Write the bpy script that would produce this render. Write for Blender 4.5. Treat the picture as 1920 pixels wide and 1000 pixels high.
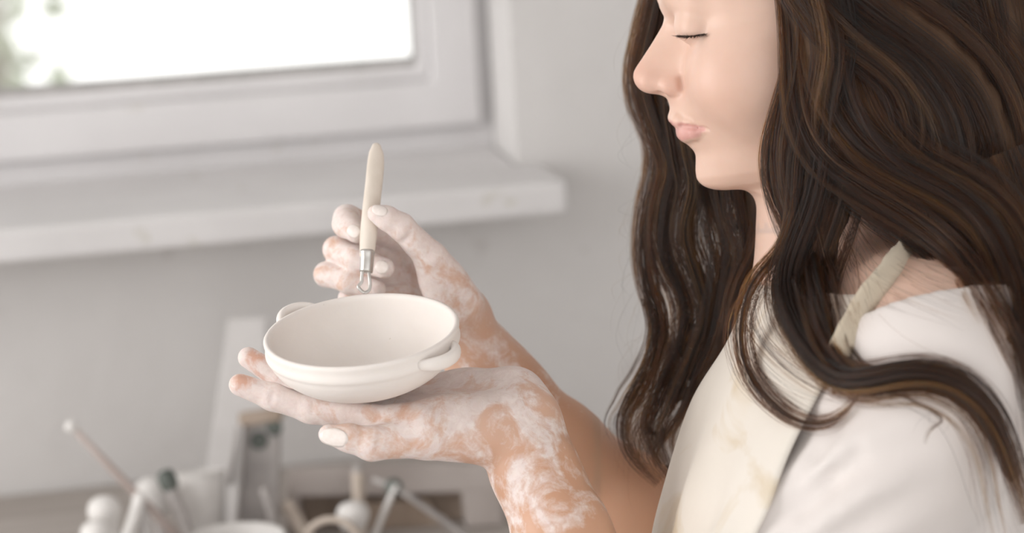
import bpy, math, random
import numpy as np

# ------------------------------------------------------------------ clear
for o in list(bpy.data.objects):
    bpy.data.objects.remove(o, do_unlink=True)
scene = bpy.context.scene
COL = scene.collection
rng = np.random.default_rng(7)
random.seed(7)

# ------------------------------------------------------------------ camera
LENS = 85.0
FPX = LENS / 36.0 * 1920.0
YAW, PITCH, ROLL = math.radians(10.5), math.radians(12.0), math.radians(3.1)
CAM = np.array([0.0, 0.0, 1.50])
Fw = np.array([math.sin(YAW) * math.cos(PITCH), math.cos(YAW) * math.cos(PITCH), -math.sin(PITCH)])
R0 = np.array([math.cos(YAW), -math.sin(YAW), 0.0])
U0 = np.cross(R0, Fw)
Rt = R0 * math.cos(ROLL) - U0 * math.sin(ROLL)
Up = U0 * math.cos(ROLL) + R0 * math.sin(ROLL)
from mathutils import Matrix, Vector
cd = bpy.data.cameras.new('camera')
cam = bpy.data.objects.new('camera', cd)
COL.objects.link(cam)
cd.lens = LENS
cd.sensor_width = 36.0
cd.sensor_fit = 'HORIZONTAL'
cam.matrix_world = Matrix(((Rt[0], Up[0], -Fw[0], CAM[0]), (Rt[1], Up[1], -Fw[1], CAM[1]), (Rt[2], Up[2], -Fw[2], CAM[2]), (0, 0, 0, 1)))
cd.dof.use_dof = True
cd.dof.focus_distance = 1.61
cd.dof.aperture_fstop = 3.8
cd.clip_start = 0.05
scene.camera = cam

# ------------------------------------------------------------------ world and light
world = bpy.data.worlds.new('sky')
scene.world = world
world.use_nodes = True
bg = world.node_tree.nodes['Background']
bg.inputs['Color'].default_value = (1.0, 0.985, 0.97, 1)
bg.inputs['Strength'].default_value = 1.9
scene.view_settings.view_transform = 'Standard'
scene.view_settings.look = 'None'
scene.view_settings.exposure = -0.12
scene.view_settings.gamma = 1.0
scene.view_settings.use_curve_mapping = False


def area_light(name, loc, target, sx, sy, power, color=(1, 1, 1)):
    ld = bpy.data.lights.new(name, 'AREA')
    ld.shape = 'RECTANGLE'
    ld.size, ld.size_y = sx, sy
    ld.energy = power
    ld.color = color
    lo = bpy.data.objects.new(name, ld)
    COL.objects.link(lo)
    lo.location = loc
    lo.rotation_euler = (Vector(target) - Vector(loc)).to_track_quat('-Z', 'Y').to_euler()
    return lo


# added soft light from the left, set in an unseen wall opening
area_light('added_light_left', (-2.3, 1.45, 1.65), (0.3, 1.60, 1.25), 1.4, 1.5, 46.0, (1.0, 0.98, 0.96))


# ------------------------------------------------------------------ helpers: picture point -> place
def C(px, py, d):
    """camera-aligned coordinates in metres (right, up, depth)"""
    return np.array([(px - 960.0) / FPX * d, (500.0 - py) / FPX * d, d])


def toW(c):
    c = np.asarray(c, dtype=np.float64)
    return CAM + c[..., 0:1] * Rt + c[..., 1:2] * Up + c[..., 2:3] * Fw


def P(px, py, d):
    return toW(C(px, py, d))


def toC(w):
    r = np.asarray(w) - CAM
    return np.stack([r @ Rt, r @ Up, r @ Fw], -1)


# ------------------------------------------------------------------ materials
def new_mat(name):
    m = bpy.data.materials.new(name)
    m.use_nodes = True
    nt = m.node_tree
    b = nt.nodes['Principled BSDF']
    return m, nt, b


def N(nt, t, **kw):
    n = nt.nodes.new(t)
    for k, v in kw.items():
        if k in n.inputs:
            n.inputs[k].default_value = v
        else:
            setattr(n, k, v)
    return n


def ramp(nt, fac, stops):
    r = nt.nodes.new('ShaderNodeValToRGB')
    els = r.color_ramp.elements
    while len(els) < len(stops):
        els.new(0.5)
    for e, (p, c) in zip(els, stops):
        e.position = p
        e.color = (c[0], c[1], c[2], 1) if len(c) == 3 else c
    nt.links.new(fac, r.inputs['Fac'])
    return r


def noise(nt, scale, detail=4, rough=0.55, coord='Object', vec=None, stretch=None, dist=0.0):
    n = N(nt, 'ShaderNodeTexNoise', Scale=scale, Detail=detail, Roughness=rough, Distortion=dist)
    if vec is None:
        tc = nt.nodes.new('ShaderNodeTexCoord')
        vec = tc.outputs[coord]
    if stretch:
        mp = nt.nodes.new('ShaderNodeMapping')
        mp.inputs['Scale'].default_value = stretch
        nt.links.new(vec, mp.inputs['Vector'])
        vec = mp.outputs['Vector']
    nt.links.new(vec, n.inputs['Vector'])
    return n


def bump(nt, b, height, strength, dist=0.001):
    bp = N(nt, 'ShaderNodeBump', Strength=strength, Distance=dist)
    nt.links.new(height, bp.inputs['Height'])
    nt.links.new(bp.outputs['Normal'], b.inputs['Normal'])
    return bp


def mat_noise(name, c1, c2, scale=20, rough=0.6, bs=0.2, bd=0.002, lo=0.35, hi=0.65, metal=0.0, stretch=None, detail=5):
    m, nt, b = new_mat(name)
    n = noise(nt, scale, detail, stretch=stretch)
    r = ramp(nt, n.outputs['Fac'], [(lo, c1), (hi, c2)])
    nt.links.new(r.outputs['Color'], b.inputs['Base Color'])
    b.inputs['Roughness'].default_value = rough
    b.inputs['Metallic'].default_value = metal
    if bs > 0:
        bump(nt, b, n.outputs['Fac'], bs, bd)
    return m


def mix_rgb(nt, fac, a, b):
    m = nt.nodes.new('ShaderNodeMix')
    m.data_type = 'RGBA'
    for s, v in (('A', a), ('B', b)):
        sock = [i for i in m.inputs if i.name == s and i.type == 'RGBA'][0]
        if hasattr(v, 'links') or hasattr(v, 'is_linked'):
            nt.links.new(v, sock)
        else:
            sock.default_value = (v[0], v[1], v[2], 1)
    fs = [i for i in m.inputs if i.name == 'Factor' and i.type == 'VALUE'][0]
    if hasattr(fac, 'is_linked'):
        nt.links.new(fac, fs)
    else:
        fs.default_value = fac
    return [o for o in m.outputs if o.type == 'RGBA'][0]


def math_n(nt, op, a, b=None, clamp=False):
    m = nt.nodes.new('ShaderNodeMath')
    m.operation = op
    m.use_clamp = clamp
    for i, v in enumerate((a, b)):
        if v is None:
            continue
        if hasattr(v, 'is_linked'):
            nt.links.new(v, m.inputs[i])
        else:
            m.inputs[i].default_value = v
    return m.outputs[0]


# ------------------------------------------------------------------ helpers: meshes
def mesh_obj(name, verts, faces, mat, parent=None, smooth=True, origin=None, fix=False):
    """verts in world metres"""
    v = np.asarray(verts, dtype=np.float64)
    if origin is None:
        origin = (0, 0, 0) if parent is None else tuple(parent.location)
    origin = np.asarray(origin, dtype=np.float64)
    me = bpy.data.meshes.new(name)
    if fix:
        faces = orient(v, faces)
    if isinstance(faces, np.ndarray):
        nf, k = faces.shape
        me.vertices.add(len(v))
        me.vertices.foreach_set('co', (v - origin).astype(np.float32).ravel())
        me.loops.add(nf * k)
        me.loops.foreach_set('vertex_index', faces.astype(np.int32).ravel())
        me.polygons.add(nf)
        me.polygons.foreach_set('loop_start', np.arange(0, nf * k, k, dtype=np.int32))
        me.update(calc_edges=True)
        me.validate()
    else:
        me.from_pydata((v - origin).tolist(), [], [list(map(int, f)) for f in faces])
        me.update()
    if smooth:
        me.polygons.foreach_set('use_smooth', np.ones(len(me.polygons), dtype=bool))
    if mat is not None:
        me.materials.append(mat)
    o = bpy.data.objects.new(name, me)
    COL.objects.link(o)
    if parent is None:
        o.location = origin
    else:
        o.parent = parent
        o.location = tuple(origin - np.asarray(parent_world(parent)))
    return o


def parent_world(p):
    l = np.zeros(3)
    while p is not None:
        l = l + np.asarray(p.location)
        p = p.parent
    return l


def orient(v, faces):
    vol = 0.0
    if isinstance(faces, np.ndarray):
        a, b, c = v[faces[:, 0]], v[faces[:, 1]], v[faces[:, 2]]
        vol = np.einsum('ij,ij->i', a - v.mean(0), np.cross(b - v.mean(0), c - v.mean(0))).sum()
        if faces.shape[1] == 4:
            d = v[faces[:, 3]]
            vol += np.einsum('ij,ij->i', a - v.mean(0), np.cross(c - v.mean(0), d - v.mean(0))).sum()
        return faces[:, ::-1].copy() if vol < 0 else faces
    m = v.mean(0)
    for f in faces:
        for i in range(1, len(f) - 1):
            vol += np.dot(v[f[0]] - m, np.cross(v[f[i]] - m, v[f[i + 1]] - m))
    return [list(f)[::-1] for f in faces] if vol < 0 else faces


def tag(o, label, cat, group=None, kind=None):
    if label:
        o['label'] = label
    if cat:
        o['category'] = cat
    if group:
        o['group'] = group
    if kind:
        o['kind'] = kind
    return o


def empty(name, loc, label=None, cat=None, group=None):
    o = bpy.data.objects.new(name, None)
    COL.objects.link(o)
    o.location = tuple(loc)
    o.empty_display_size = 0.02
    return tag(o, label, cat, group)


def catmull(pts, n):
    """smooth resample of a polyline through its points, n samples, by chord length"""
    p = np.asarray(pts, dtype=np.float64)
    if len(p) == 2:
        t = np.linspace(0, 1, n)[:, None]
        return p[0] * (1 - t) + p[1] * t
    seg = np.linalg.norm(np.diff(p[:, :3], axis=0), axis=1) + 1e-9
    s = np.concatenate([[0], np.cumsum(seg)])
    m = np.zeros_like(p)
    m[1:-1] = ((p[1:-1] - p[:-2]) / seg[:-1, None] * seg[1:, None] + (p[2:] - p[1:-1]) / seg[1:, None] * seg[:-1, None]) / (seg[:-1] + seg[1:])[:, None]
    m[0] = (p[1] - p[0]) / seg[0]
    m[-1] = (p[-1] - p[-2]) / seg[-1]
    q = np.linspace(0, s[-1], n)
    i = np.clip(np.searchsorted(s, q, side='right') - 1, 0, len(seg) - 1)
    h = seg[i][:, None]
    t = ((q - s[i]) / seg[i])[:, None]
    return ((2 * t**3 - 3 * t**2 + 1) * p[i] + (t**3 - 2 * t**2 + t) * h * m[i] + (-2 * t**3 + 3 * t**2) * p[i + 1] + (t**3 - t**2) * h * m[i + 1])


def frames(path, ref=None):
    t = np.gradient(path, axis=0)
    t /= np.linalg.norm(t, axis=1)[:, None] + 1e-12
    r = np.array(ref if ref is not None else (0.31, 0.2, 0.93), dtype=float)
    n = np.zeros_like(t)
    a = r - t[0] * np.dot(r, t[0])
    a /= np.linalg.norm(a)
    for i in range(len(t)):
        a = a - t[i] * np.dot(a, t[i])
        a /= np.linalg.norm(a) + 1e-12
        n[i] = a
    return t, n, np.cross(t, n)


def tube(path, rad, seg=14, cap=True, flat=1.0, ref=None, round_ends=False):
    """tube along world path; rad scalar or array; flat squashes along binormal"""
    path = np.asarray(path, dtype=np.float64)
    n = len(path)
    rad = np.broadcast_to(np.asarray(rad, dtype=np.float64), (n,)).copy()
    if round_ends:
        t0 = (path[1] - path[0]) / (np.linalg.norm(path[1] - path[0]) + 1e-12)
        t1 = (path[-1] - path[-2]) / (np.linalg.norm(path[-1] - path[-2]) + 1e-12)
        pre, prr, post, por = [], [], [], []
        for a in (88, 65, 40, 20):
            a = math.radians(a)
            pre.append(path[0] - t0 * rad[0] * math.sin(a)); prr.append(rad[0] * math.cos(a))
        for a in (20, 40, 65, 88):
            a = math.radians(a)
            post.append(path[-1] + t1 * rad[-1] * math.sin(a)); por.append(rad[-1] * math.cos(a))
        path = np.vstack([pre, path, post]); rad = np.concatenate([prr, rad, por]); n = len(path)
    t, nn, bb = frames(path, ref)
    ang = np.linspace(0, 2 * math.pi, seg, endpoint=False)
    fl = np.broadcast_to(np.asarray(flat, dtype=np.float64), (n,)) if np.ndim(flat) == 0 or len(flat) == n else np.interp(np.linspace(0, 1, n), np.linspace(0, 1, len(flat)), flat)
    V = path[:, None, :] + rad[:, None, None] * (np.cos(ang)[None, :, None] * nn[:, None, :] + (fl[:, None] * np.sin(ang)[None, :])[:, :, None] * bb[:, None, :])
    V = V.reshape(-1, 3)
    F = []
    for i in range(n - 1):
        for j in range(seg):
            F.append([i * seg + j, i * seg + (j + 1) % seg, (i + 1) * seg + (j + 1) % seg, (i + 1) * seg + j])
    if cap:
        F.append(list(range(seg))[::-1])
        F.append([(n - 1) * seg + j for j in range(seg)])
    return V, F


def lathe(prof, center, axis, seg=64, xref=None):
    """prof list of (r, h) metres; revolve about axis through center"""
    axis = np.asarray(axis, dtype=float)
    axis /= np.linalg.norm(axis)
    xr = np.array(xref if xref is not None else (1.0, 0.13, 0.07))
    xr = xr - axis * np.dot(xr, axis)
    xr /= np.linalg.norm(xr)
    yr = np.cross(axis, xr)
    ang = np.linspace(0, 2 * math.pi, seg, endpoint=False)
    V, F = [], []
    for r, h in prof:
        V.append(center + axis * h + r * (np.cos(ang)[:, None] * xr + np.sin(ang)[:, None] * yr))
    V = np.vstack(V)
    for i in range(len(prof) - 1):
        for j in range(seg):
            F.append([i * seg + j, i * seg + (j + 1) % seg, (i + 1) * seg + (j + 1) % seg, (i + 1) * seg + j])
    return V, F


def merge(*vf):
    V, F, o = [], [], 0
    for v, f in vf:
        V.append(v)
        F += [[i + o for i in q] for q in f]
        o += len(v)
    return np.vstack(V), F


def box_pts(p8):
    """8 corners: bottom 4 ccw, top 4 ccw"""
    return np.asarray(p8, dtype=float), [[3, 2, 1, 0], [4, 5, 6, 7], [0, 1, 5, 4], [1, 2, 6, 5], [2, 3, 7, 6], [3, 0, 4, 7]]


def box(x0, x1, y0, y1, z0, z1):
    return box_pts([(x0, y0, z0), (x1, y0, z0), (x1, y1, z0), (x0, y1, z0), (x0, y0, z1), (x1, y0, z1), (x1, y1, z1), (x0, y1, z1)])


def add_bevel(o, w=0.003, s=3):
    m = o.modifiers.new('bevel', 'BEVEL')
    m.width = w
    m.segments = s
    m.limit_method = 'ANGLE'
    return o


# ------------------------------------------------------------------ implicit surfaces
class Field:
    """signed distance samples on a camera-aligned box, joined smoothly, skinned with surface nets"""

    def __init__(self, lo, hi, h):
        self.h = h
        self.ax = [np.arange(lo[i], hi[i] + h, h).astype(np.float32) for i in range(3)]
        self.f = np.full([len(a) for a in self.ax], 0.2, dtype=np.float32)

    def sub(self, lo, hi):
        sl = []
        for i in range(3):
            a = int(np.searchsorted(self.ax[i], lo[i]))
            b = int(np.searchsorted(self.ax[i], hi[i]))
            sl.append(slice(max(a - 1, 0), min(b + 1, len(self.ax[i]))))
        if any(s.stop - s.start < 1 for s in sl):
            return None, None
        g = (self.ax[0][sl[0]][:, None, None], self.ax[1][sl[1]][None, :, None], self.ax[2][sl[2]][None, None, :])
        return tuple(sl), g

    def blend(self, sl, d, k, op='add'):
        f = self.f[sl]
        d = d.astype(np.float32)
        if op == 'add':
            h = np.maximum(k - np.abs(f - d), 0) / k if k > 0 else 0
            self.f[sl] = np.minimum(f, d) - h * h * k * 0.25
        else:
            d = -d
            h = np.maximum(k - np.abs(f - d), 0) / k if k > 0 else 0
            self.f[sl] = np.maximum(f, d) + h * h * k * 0.25

    def cone(self, a, b, ra, rb, k=0.004, op='add'):
        a, b = np.asarray(a), np.asarray(b)
        m = max(ra, rb) + max(k, 0.004) * 1.5 + 3 * self.h
        sl, g = self.sub(np.minimum(a, b) - m, np.maximum(a, b) + m)
        if sl is None:
            return
        self.blend(sl, sd_cone(g, a, b, ra, rb), k, op)

    def chain(self, pts, rads, k=0.004, op='add'):
        for i in range(len(pts) - 1):
            self.cone(pts[i], pts[i + 1], rads[i], rads[i + 1], k, op)

    def chain_union(self, pts, rads, k=0.003, k_in=0.004):
        """a chain of segments joined among themselves first (so neighbours do not melt together)"""
        pts = [np.asarray(p) for p in pts]
        m = max(rads) + max(k, k_in) * 1.5 + 3 * self.h
        sl, g = self.sub(np.min(pts, axis=0) - m, np.max(pts, axis=0) + m)
        if sl is None:
            return
        d = None
        for i in range(len(pts) - 1):
            e = sd_cone(g, pts[i], pts[i + 1], rads[i], rads[i + 1])
            d = e if d is None else smin(d, e, k_in)
        self.blend(sl, d, k)

    def ell(self, c, r, R=None, k=0.006, op='add'):
        c, r = np.asarray(c), np.asarray(r)
        m = np.max(r) + k * 1.5 + 3 * self.h
        sl, g = self.sub(c - m, c + m)
        if sl is None:
            return
        self.blend(sl, sd_ell(g, c, r, R), k, op)

    def mesh(self, smooth=2):
        V, F = surface_nets(self.f, self.ax)
        V = relax(V, F, smooth)
        return V, F


def smin(a, b, k):
    h = np.maximum(k - np.abs(a - b), 0) / k
    return np.minimum(a, b) - h * h * k * 0.25


def smax(a, b, k):
    return -smin(-a, -b, k)


def sd_cone(g, a, b, ra, rb):
    ba = b - a
    L = float(np.dot(ba, ba)) + 1e-12
    px, py, pz = g[0] - a[0], g[1] - a[1], g[2] - a[2]
    t = np.clip((px * ba[0] + py * ba[1] + pz * ba[2]) / L, 0, 1)
    return np.sqrt((px - t * ba[0])**2 + (py - t * ba[1])**2 + (pz - t * ba[2])**2) - (ra + (rb - ra) * t)


def sd_ell(g, c, r, R=None):
    x, y, z = g[0] - c[0], g[1] - c[1], g[2] - c[2]
    if R is not None:
        x, y, z = (R[i][0] * x + R[i][1] * y + R[i][2] * z for i in range(3))
    k0 = np.sqrt((x / r[0])**2 + (y / r[1])**2 + (z / r[2])**2)
    k1 = np.sqrt((x / r[0]**2)**2 + (y / r[1]**2)**2 + (z / r[2]**2)**2) + 1e-9
    return k0 * (k0 - 1) / k1


def rot_from(ax0, ax1):
    """rows: local x along ax0, local y near ax1"""
    a = np.asarray(ax0, float); a /= np.linalg.norm(a)
    b = np.asarray(ax1, float); b = b - a * np.dot(a, b); b /= np.linalg.norm(b)
    return [a, b, np.cross(a, b)]


def surface_nets(f, ax):
    s = f < 0
    nx, ny, nz = f.shape
    cs = s[:-1, :-1, :-1].astype(np.int8)
    tot = np.zeros((nx - 1, ny - 1, nz - 1), dtype=np.int8)
    for i in (0, 1):
        for j in (0, 1):
            for k in (0, 1):
                tot += s[i:nx - 1 + i, j:ny - 1 + j, k:nz - 1 + k]
    act = (tot > 0) & (tot < 8)
    idx = np.full(act.shape, -1, dtype=np.int32)
    ci = np.argwhere(act)
    idx[act] = np.arange(len(ci))
    acc = np.zeros((len(ci), 3))
    cnt = np.zeros(len(ci))
    I, J, K = ci[:, 0], ci[:, 1], ci[:, 2]
    corners = [(i, j, k) for i in (0, 1) for j in (0, 1) for k in (0, 1)]
    for a in corners:
        for axis in range(3):
            if a[axis]:
                continue
            b = list(a); b[axis] = 1
            fa = f[I + a[0], J + a[1], K + a[2]]
            fb = f[I + b[0], J + b[1], K + b[2]]
            x = (fa < 0) != (fb < 0)
            t = np.where(x, fa / np.where(fa == fb, 1, fa - fb), 0)
            p = np.tile(np.array(a, dtype=float), (len(ci), 1))
            p[:, axis] = t
            acc[x] += p[x]
            cnt[x] += 1
    v = ci + acc / np.maximum(cnt, 1)[:, None]
    V = np.stack([ax[i][0] + v[:, i] * (ax[i][1] - ax[i][0]) for i in range(3)], -1)
    faces = []
    for axis in range(3):
        o1, o2 = [(1, 2), (2, 0), (0, 1)][axis]
        sl_a = [slice(None)] * 3; sl_b = [slice(None)] * 3
        sl_a[axis] = slice(0, -1); sl_b[axis] = slice(1, None)
        A, B = s[tuple(sl_a)], s[tuple(sl_b)]
        e = np.argwhere(A != B)
        e = e[(e[:, o1] > 0) & (e[:, o2] > 0) & (e[:, o1] < f.shape[o1] - 1) & (e[:, o2] < f.shape[o2] - 1)]
        if not len(e):
            continue
        q = []
        for da, db in ((1, 1), (0, 1), (0, 0), (1, 0)):
            c = e.copy()
            c[:, o1] -= da; c[:, o2] -= db
            q.append(idx[c[:, 0], c[:, 1], c[:, 2]])
        q = np.stack(q, -1)
        fl = A[e[:, 0], e[:, 1], e[:, 2]]
        q[~fl] = q[~fl][:, ::-1]
        faces.append(q)
    Fc = np.vstack(faces)
    return V, Fc[(Fc >= 0).all(1)]


def relax(V, F, it, lam=0.5):
    for k in range(it):
        acc = np.zeros_like(V)
        cnt = np.zeros(len(V))
        for a, b in ((0, 1), (1, 2), (2, 3), (3, 0)):
            for i in range(3):
                acc[:, i] += np.bincount(F[:, a], V[F[:, b], i], len(V)) + np.bincount(F[:, b], V[F[:, a], i], len(V))
            cnt += np.bincount(F[:, a], minlength=len(V)) + np.bincount(F[:, b], minlength=len(V))
        V = V + lam * (acc / np.maximum(cnt, 1)[:, None] - V)
    return V


# ================================================================== THE ROOM
def ray(px, py):
    d = toW(C(px, py, 1.0)) - CAM
    return d


def on_y(px, py, y):
    d = ray(px, py)
    return CAM + d * ((y - CAM[1]) / d[1])


def on_z(px, py, z):
    d = ray(px, py)
    return CAM + d * ((z - CAM[2]) / d[2])


YW = P(960, 300, 2.68)[1]          # face of the back wall
YF = YW + 0.125                    # face of the window frame, set back in the reveal
ZS = on_y(937, 276, YF)[2]         # top of the sill
XR = on_y(925, 150, YF)[0]         # right hand reveal
XL = XR - 1.55                     # left hand reveal (out of the picture)
ZT = ZS + 1.15
YS = on_z(1000, 345, ZS)[1]        # front edge of the sill
XS = on_z(1062, 338, ZS)[0]        # right hand end of the sill

M_plaster, nt, b = new_mat('aged_plaster')
n1 = noise(nt, 2.2, 6, 0.6)
n2 = noise(nt, 14, 5, 0.6)
n3 = noise(nt, 120, 3, 0.6)
c0 = ramp(nt, n1.outputs['Fac'], [(0.3, (0.62, 0.603, 0.593)), (0.7, (0.72, 0.703, 0.693))])
r2 = ramp(nt, n2.outputs['Fac'], [(0.30, (1, 1, 1)), (0.36, (0, 0, 0))])
c1 = mix_rgb(nt, math_n(nt, 'MULTIPLY', r2.outputs['Color'], 0.55), c0.outputs['Color'], (0.52, 0.49, 0.475))
nt.links.new(c1, b.inputs['Base Color'])
b.inputs['Roughness'].default_value = 0.9
bump(nt, b, math_n(nt, 'ADD', n2.outputs['Fac'], math_n(nt, 'MULTIPLY', n3.outputs['Fac'], 0.3)), 0.25, 0.01)

M_paint, nt, b = new_mat('old_white_paint')
n1 = noise(nt, 6, 5)
n2 = noise(nt, 23, 4, dist=0.4)
c0 = ramp(nt, n1.outputs['Fac'], [(0.3, (0.66, 0.645, 0.65)), (0.7, (0.72, 0.705, 0.71))])
st = ramp(nt, n2.outputs['Fac'], [(0.66, (0, 0, 0)), (0.74, (1, 1, 1))])
c1 = mix_rgb(nt, math_n(nt, 'MULTIPLY', st.outputs['Color'], 0.6), c0.outputs['Color'], (0.50, 0.46, 0.36))
nt.links.new(c1, b.inputs['Base Color'])
b.inputs['Roughness'].default_value = 0.55
bump(nt, b, n1.outputs['Fac'], 0.1, 0.004)

M_sill, nt, b = new_mat('dusty_sill_paint')
n1 = noise(nt, 9, 6)
n2 = noise(nt, 19, 3, dist=0.3)
c0 = ramp(nt, n1.outputs['Fac'], [(0.3, (0.68, 0.665, 0.665)), (0.7, (0.75, 0.735, 0.735))])
st = ramp(nt, n2.outputs['Fac'], [(0.66, (0, 0, 0)), (0.73, (1, 1, 1))])
c1 = mix_rgb(nt, math_n(nt, 'MULTIPLY', st.outputs['Color'], 0.7), c0.outputs['Color'], (0.47, 0.44, 0.33))
nt.links.new(c1, b.inputs['Base Color'])
b.inputs['Roughness'].default_value = 0.75
bump(nt, b, n1.outputs['Fac'], 0.15, 0.004)

M_glass, nt, b = new_mat('window_glass')
for nn in list(nt.nodes):
    if nn.type == 'BSDF_PRINCIPLED':
        nt.nodes.remove(nn)
tr = N(nt, 'ShaderNodeBsdfTransparent', Color=(0.985, 0.99, 0.985, 1))
gl = N(nt, 'ShaderNodeBsdfGlossy', Roughness=0.02)
fr = N(nt, 'ShaderNodeFresnel', IOR=1.45)
mx = nt.nodes.new('ShaderNodeMixShader')
nt.links.new(fr.outputs[0], mx.inputs[0]); nt.links.new(tr.outputs[0], mx.inputs[1]); nt.links.new(gl.outputs[0], mx.inputs[2])
nt.links.new(mx.outputs[0], nt.nodes['Material Output'].inputs['Surface'])

M_floor = mat_noise('concrete_floor', (0.42, 0.40, 0.38), (0.55, 0.53, 0.51), 5, 0.85, 0.2, 0.003)
M_rubber = mat_noise('glazing_putty', (0.30, 0.29, 0.28), (0.42, 0.40, 0.39), 60, 0.8, 0.1, 0.001)

TH = 0.32
WX0, WX1 = -2.6, 2.9
CEIL = 2.75
# back wall in four pieces round the window opening, one object
vf = merge(box(WX0, XL, YW, YW + TH, 0, CEIL), box(XR, WX1, YW, YW + TH, 0, CEIL),
           box(XL, XR, YW, YW + TH, 0, ZS - 0.03), box(XL, XR, YW, YW + TH, ZT, CEIL))
wb = mesh_obj('wall_back', *vf, M_plaster, smooth=False)
tag(wb, 'aged grey plaster wall below and beside the window', None, kind='structure')
fl = mesh_obj('floor', *box(WX0 - 0.2, WX1, -1.6, YW + 0.1, -0.12, 0.0), M_floor, smooth=False)
tag(fl, 'grey concrete studio floor', None, kind='structure')
# left wall, out of view; its tall opening is added for the soft light
LX = -2.2
vf = merge(box(LX - 0.25, LX, -1.6, 0.65, 0, CEIL), box(LX - 0.25, LX, 2.25, YW + TH, 0, CEIL),
           box(LX - 0.25, LX, 0.65, 2.25, 0, 0.85), box(LX - 0.25, LX, 0.65, 2.25, 2.45, CEIL))
wl = mesh_obj('wall_left', *vf, M_plaster, smooth=False)
tag(wl, 'aged grey plaster side wall with an added tall opening, unseen', None, kind='structure')

cl_ = mesh_obj('ceiling', *box(WX0 - 0.2, WX1, -1.6, YW + TH, CEIL, CEIL + 0.12), M_plaster, smooth=False)
tag(cl_, 'plain plaster ceiling', None, kind='structure')
wr_ = mesh_obj('wall_right', *box(WX1, WX1 + 0.2, -1.6, YW + TH, 0, CEIL), M_plaster, smooth=False)
tag(wr_, 'plain plaster wall on the far right', None, kind='structure')

# window: fixed frame, sash, glazing bead, pane
wroot = empty('window_1', ((XL + XR) / 2, YF, ZS))
tag(wroot, 'old white painted casement window with a wide sill', None, kind='structure')


def frame_ring(x0, x1, z0, z1, wl_, wr, wb_, wt, y0, y1):
    o_ = [(x0, z0), (x1, z0), (x1, z1), (x0, z1)]
    i_ = [(x0 + wl_, z0 + wb_), (x1 - wr, z0 + wb_), (x1 - wr, z1 - wt), (x0 + wl_, z1 - wt)]
    v = [(x, y, z) for y in (y0, y1) for ring_ in (o_, i_) for x, z in ring_]
    f = []
    for k in range(4):
        n = (k + 1) % 4
        f += [[k, n, 4 + n, 4 + k], [8 + n, 8 + k, 12 + k, 12 + n], [n, k, 8 + k, 8 + n], [4 + k, 4 + n, 12 + n, 12 + k]]
    return np.array(v), f


GX = on_y(783, 70, YF)[0]          # right edge of the glass
BX = on_y(806, 80, YF)[0]          # right edge of the bead
GZ = on_y(775, 124, YF)[2]         # bottom of the glass
BZ = on_y(775, 154, YF)[2]
SX = on_y(900, 80, YF)[0]          # right edge of the sash
SZ = ZS + 0.026                    # bottom of the sash
o = mesh_obj('window_frame', *frame_ring(XL, XR, ZS - 0.01, ZT, 0.03, XR - SX, SZ - ZS + 0.01, 0.03, YF + 0.018, YF + 0.09), M_paint, wroot, smooth=False)
add_bevel(o, 0.003)
o = mesh_obj('sash', *frame_ring(XL + 0.032, SX - 0.002, SZ + 0.002, ZT - 0.032, 0.07, SX - 0.002 - BX, BZ - SZ - 0.002, 0.07, YF, YF + 0.06), M_paint, wroot, smooth=False)
add_bevel(o, 0.005)
o = mesh_obj('glazing_bead', *frame_ring(XL + 0.095, BX + 0.001, BZ - 0.001, ZT - 0.095, 0.02, BX - GX, GZ - BZ, 0.02, YF + 0.012, YF + 0.05), M_paint, wroot, smooth=False)
add_bevel(o, 0.006)
o = mesh_obj('putty_strip', *frame_ring(XL + 0.112, GX + 0.001, GZ - 0.001, ZT - 0.112, 0.006, 0.003, 0.007, 0.006, YF + 0.020, YF + 0.046), M_rubber, wroot, smooth=False)
o = mesh_obj('pane', *box(XL + 0.1, GX + 0.004, YF + 0.030, YF + 0.034, GZ - 0.004, ZT - 0.1), M_glass, wroot, smooth=False)

ST = 0.036
sill = mesh_obj('trim_1', *merge(box(XL - 0.12, XS, YS, YW + 0.002, ZS - ST, ZS), box(XL + 0.001, XR - 0.001, YW, YF + 0.03, ZS - ST, ZS)), M_sill, smooth=False)
add_bevel(sill, 0.006, 3)
tag(sill, 'thick white window sill, dusty with olive stains', None, kind='structure')

# pale tree outside the window
M_leaf = mat_noise('pale_leaves', (0.30, 0.34, 0.24), (0.42, 0.45, 0.35), 8, 0.6, 0)
M_bark = mat_noise('pale_bark', (0.30, 0.28, 0.24), (0.40, 0.38, 0.33), 12, 0.9, 0.3)
tb = CAM + ray(-30, 100) * 5.6
tree = empty('tree', (tb[0], tb[1], 0.0), 'leafy tree outside the window, by the edge of the pane', 'tree')
mesh_obj('trunk', *tube(catmull([(tb[0], tb[1], -0.3), (tb[0] + 0.02, tb[1], 1.0), (tb[0] - 0.04, tb[1], 2.2), (tb[0], tb[1], 3.2)], 14), np.linspace(0.05, 0.02, 14), 10), M_bark, tree)
LV, LF = [], []
for i in range(900):
    a, rr, z = rng.uniform(0, 6.28), 0.30 * math.sqrt(rng.uniform()), rng.uniform(0.5, 3.6)
    c = np.array([tb[0] + rr * math.cos(a) - 0.10, tb[1] + rr * math.sin(a), z])
    e1 = rng.normal(size=3); e1 /= np.linalg.norm(e1)
    e2 = np.cross(e1, rng.normal(size=3)); e2 /= np.linalg.norm(e2)
    k = len(LV)
    for s, t in ((-1, 0), (-0.3, 0.5), (0.4, 0.42), (1, 0), (0.4, -0.42), (-0.3, -0.5)):
        LV.append(c + 0.045 * s * e1 + 0.045 * t * e2)
    LF.append([k, k + 1, k + 2, k + 3, k + 4, k + 5])
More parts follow.
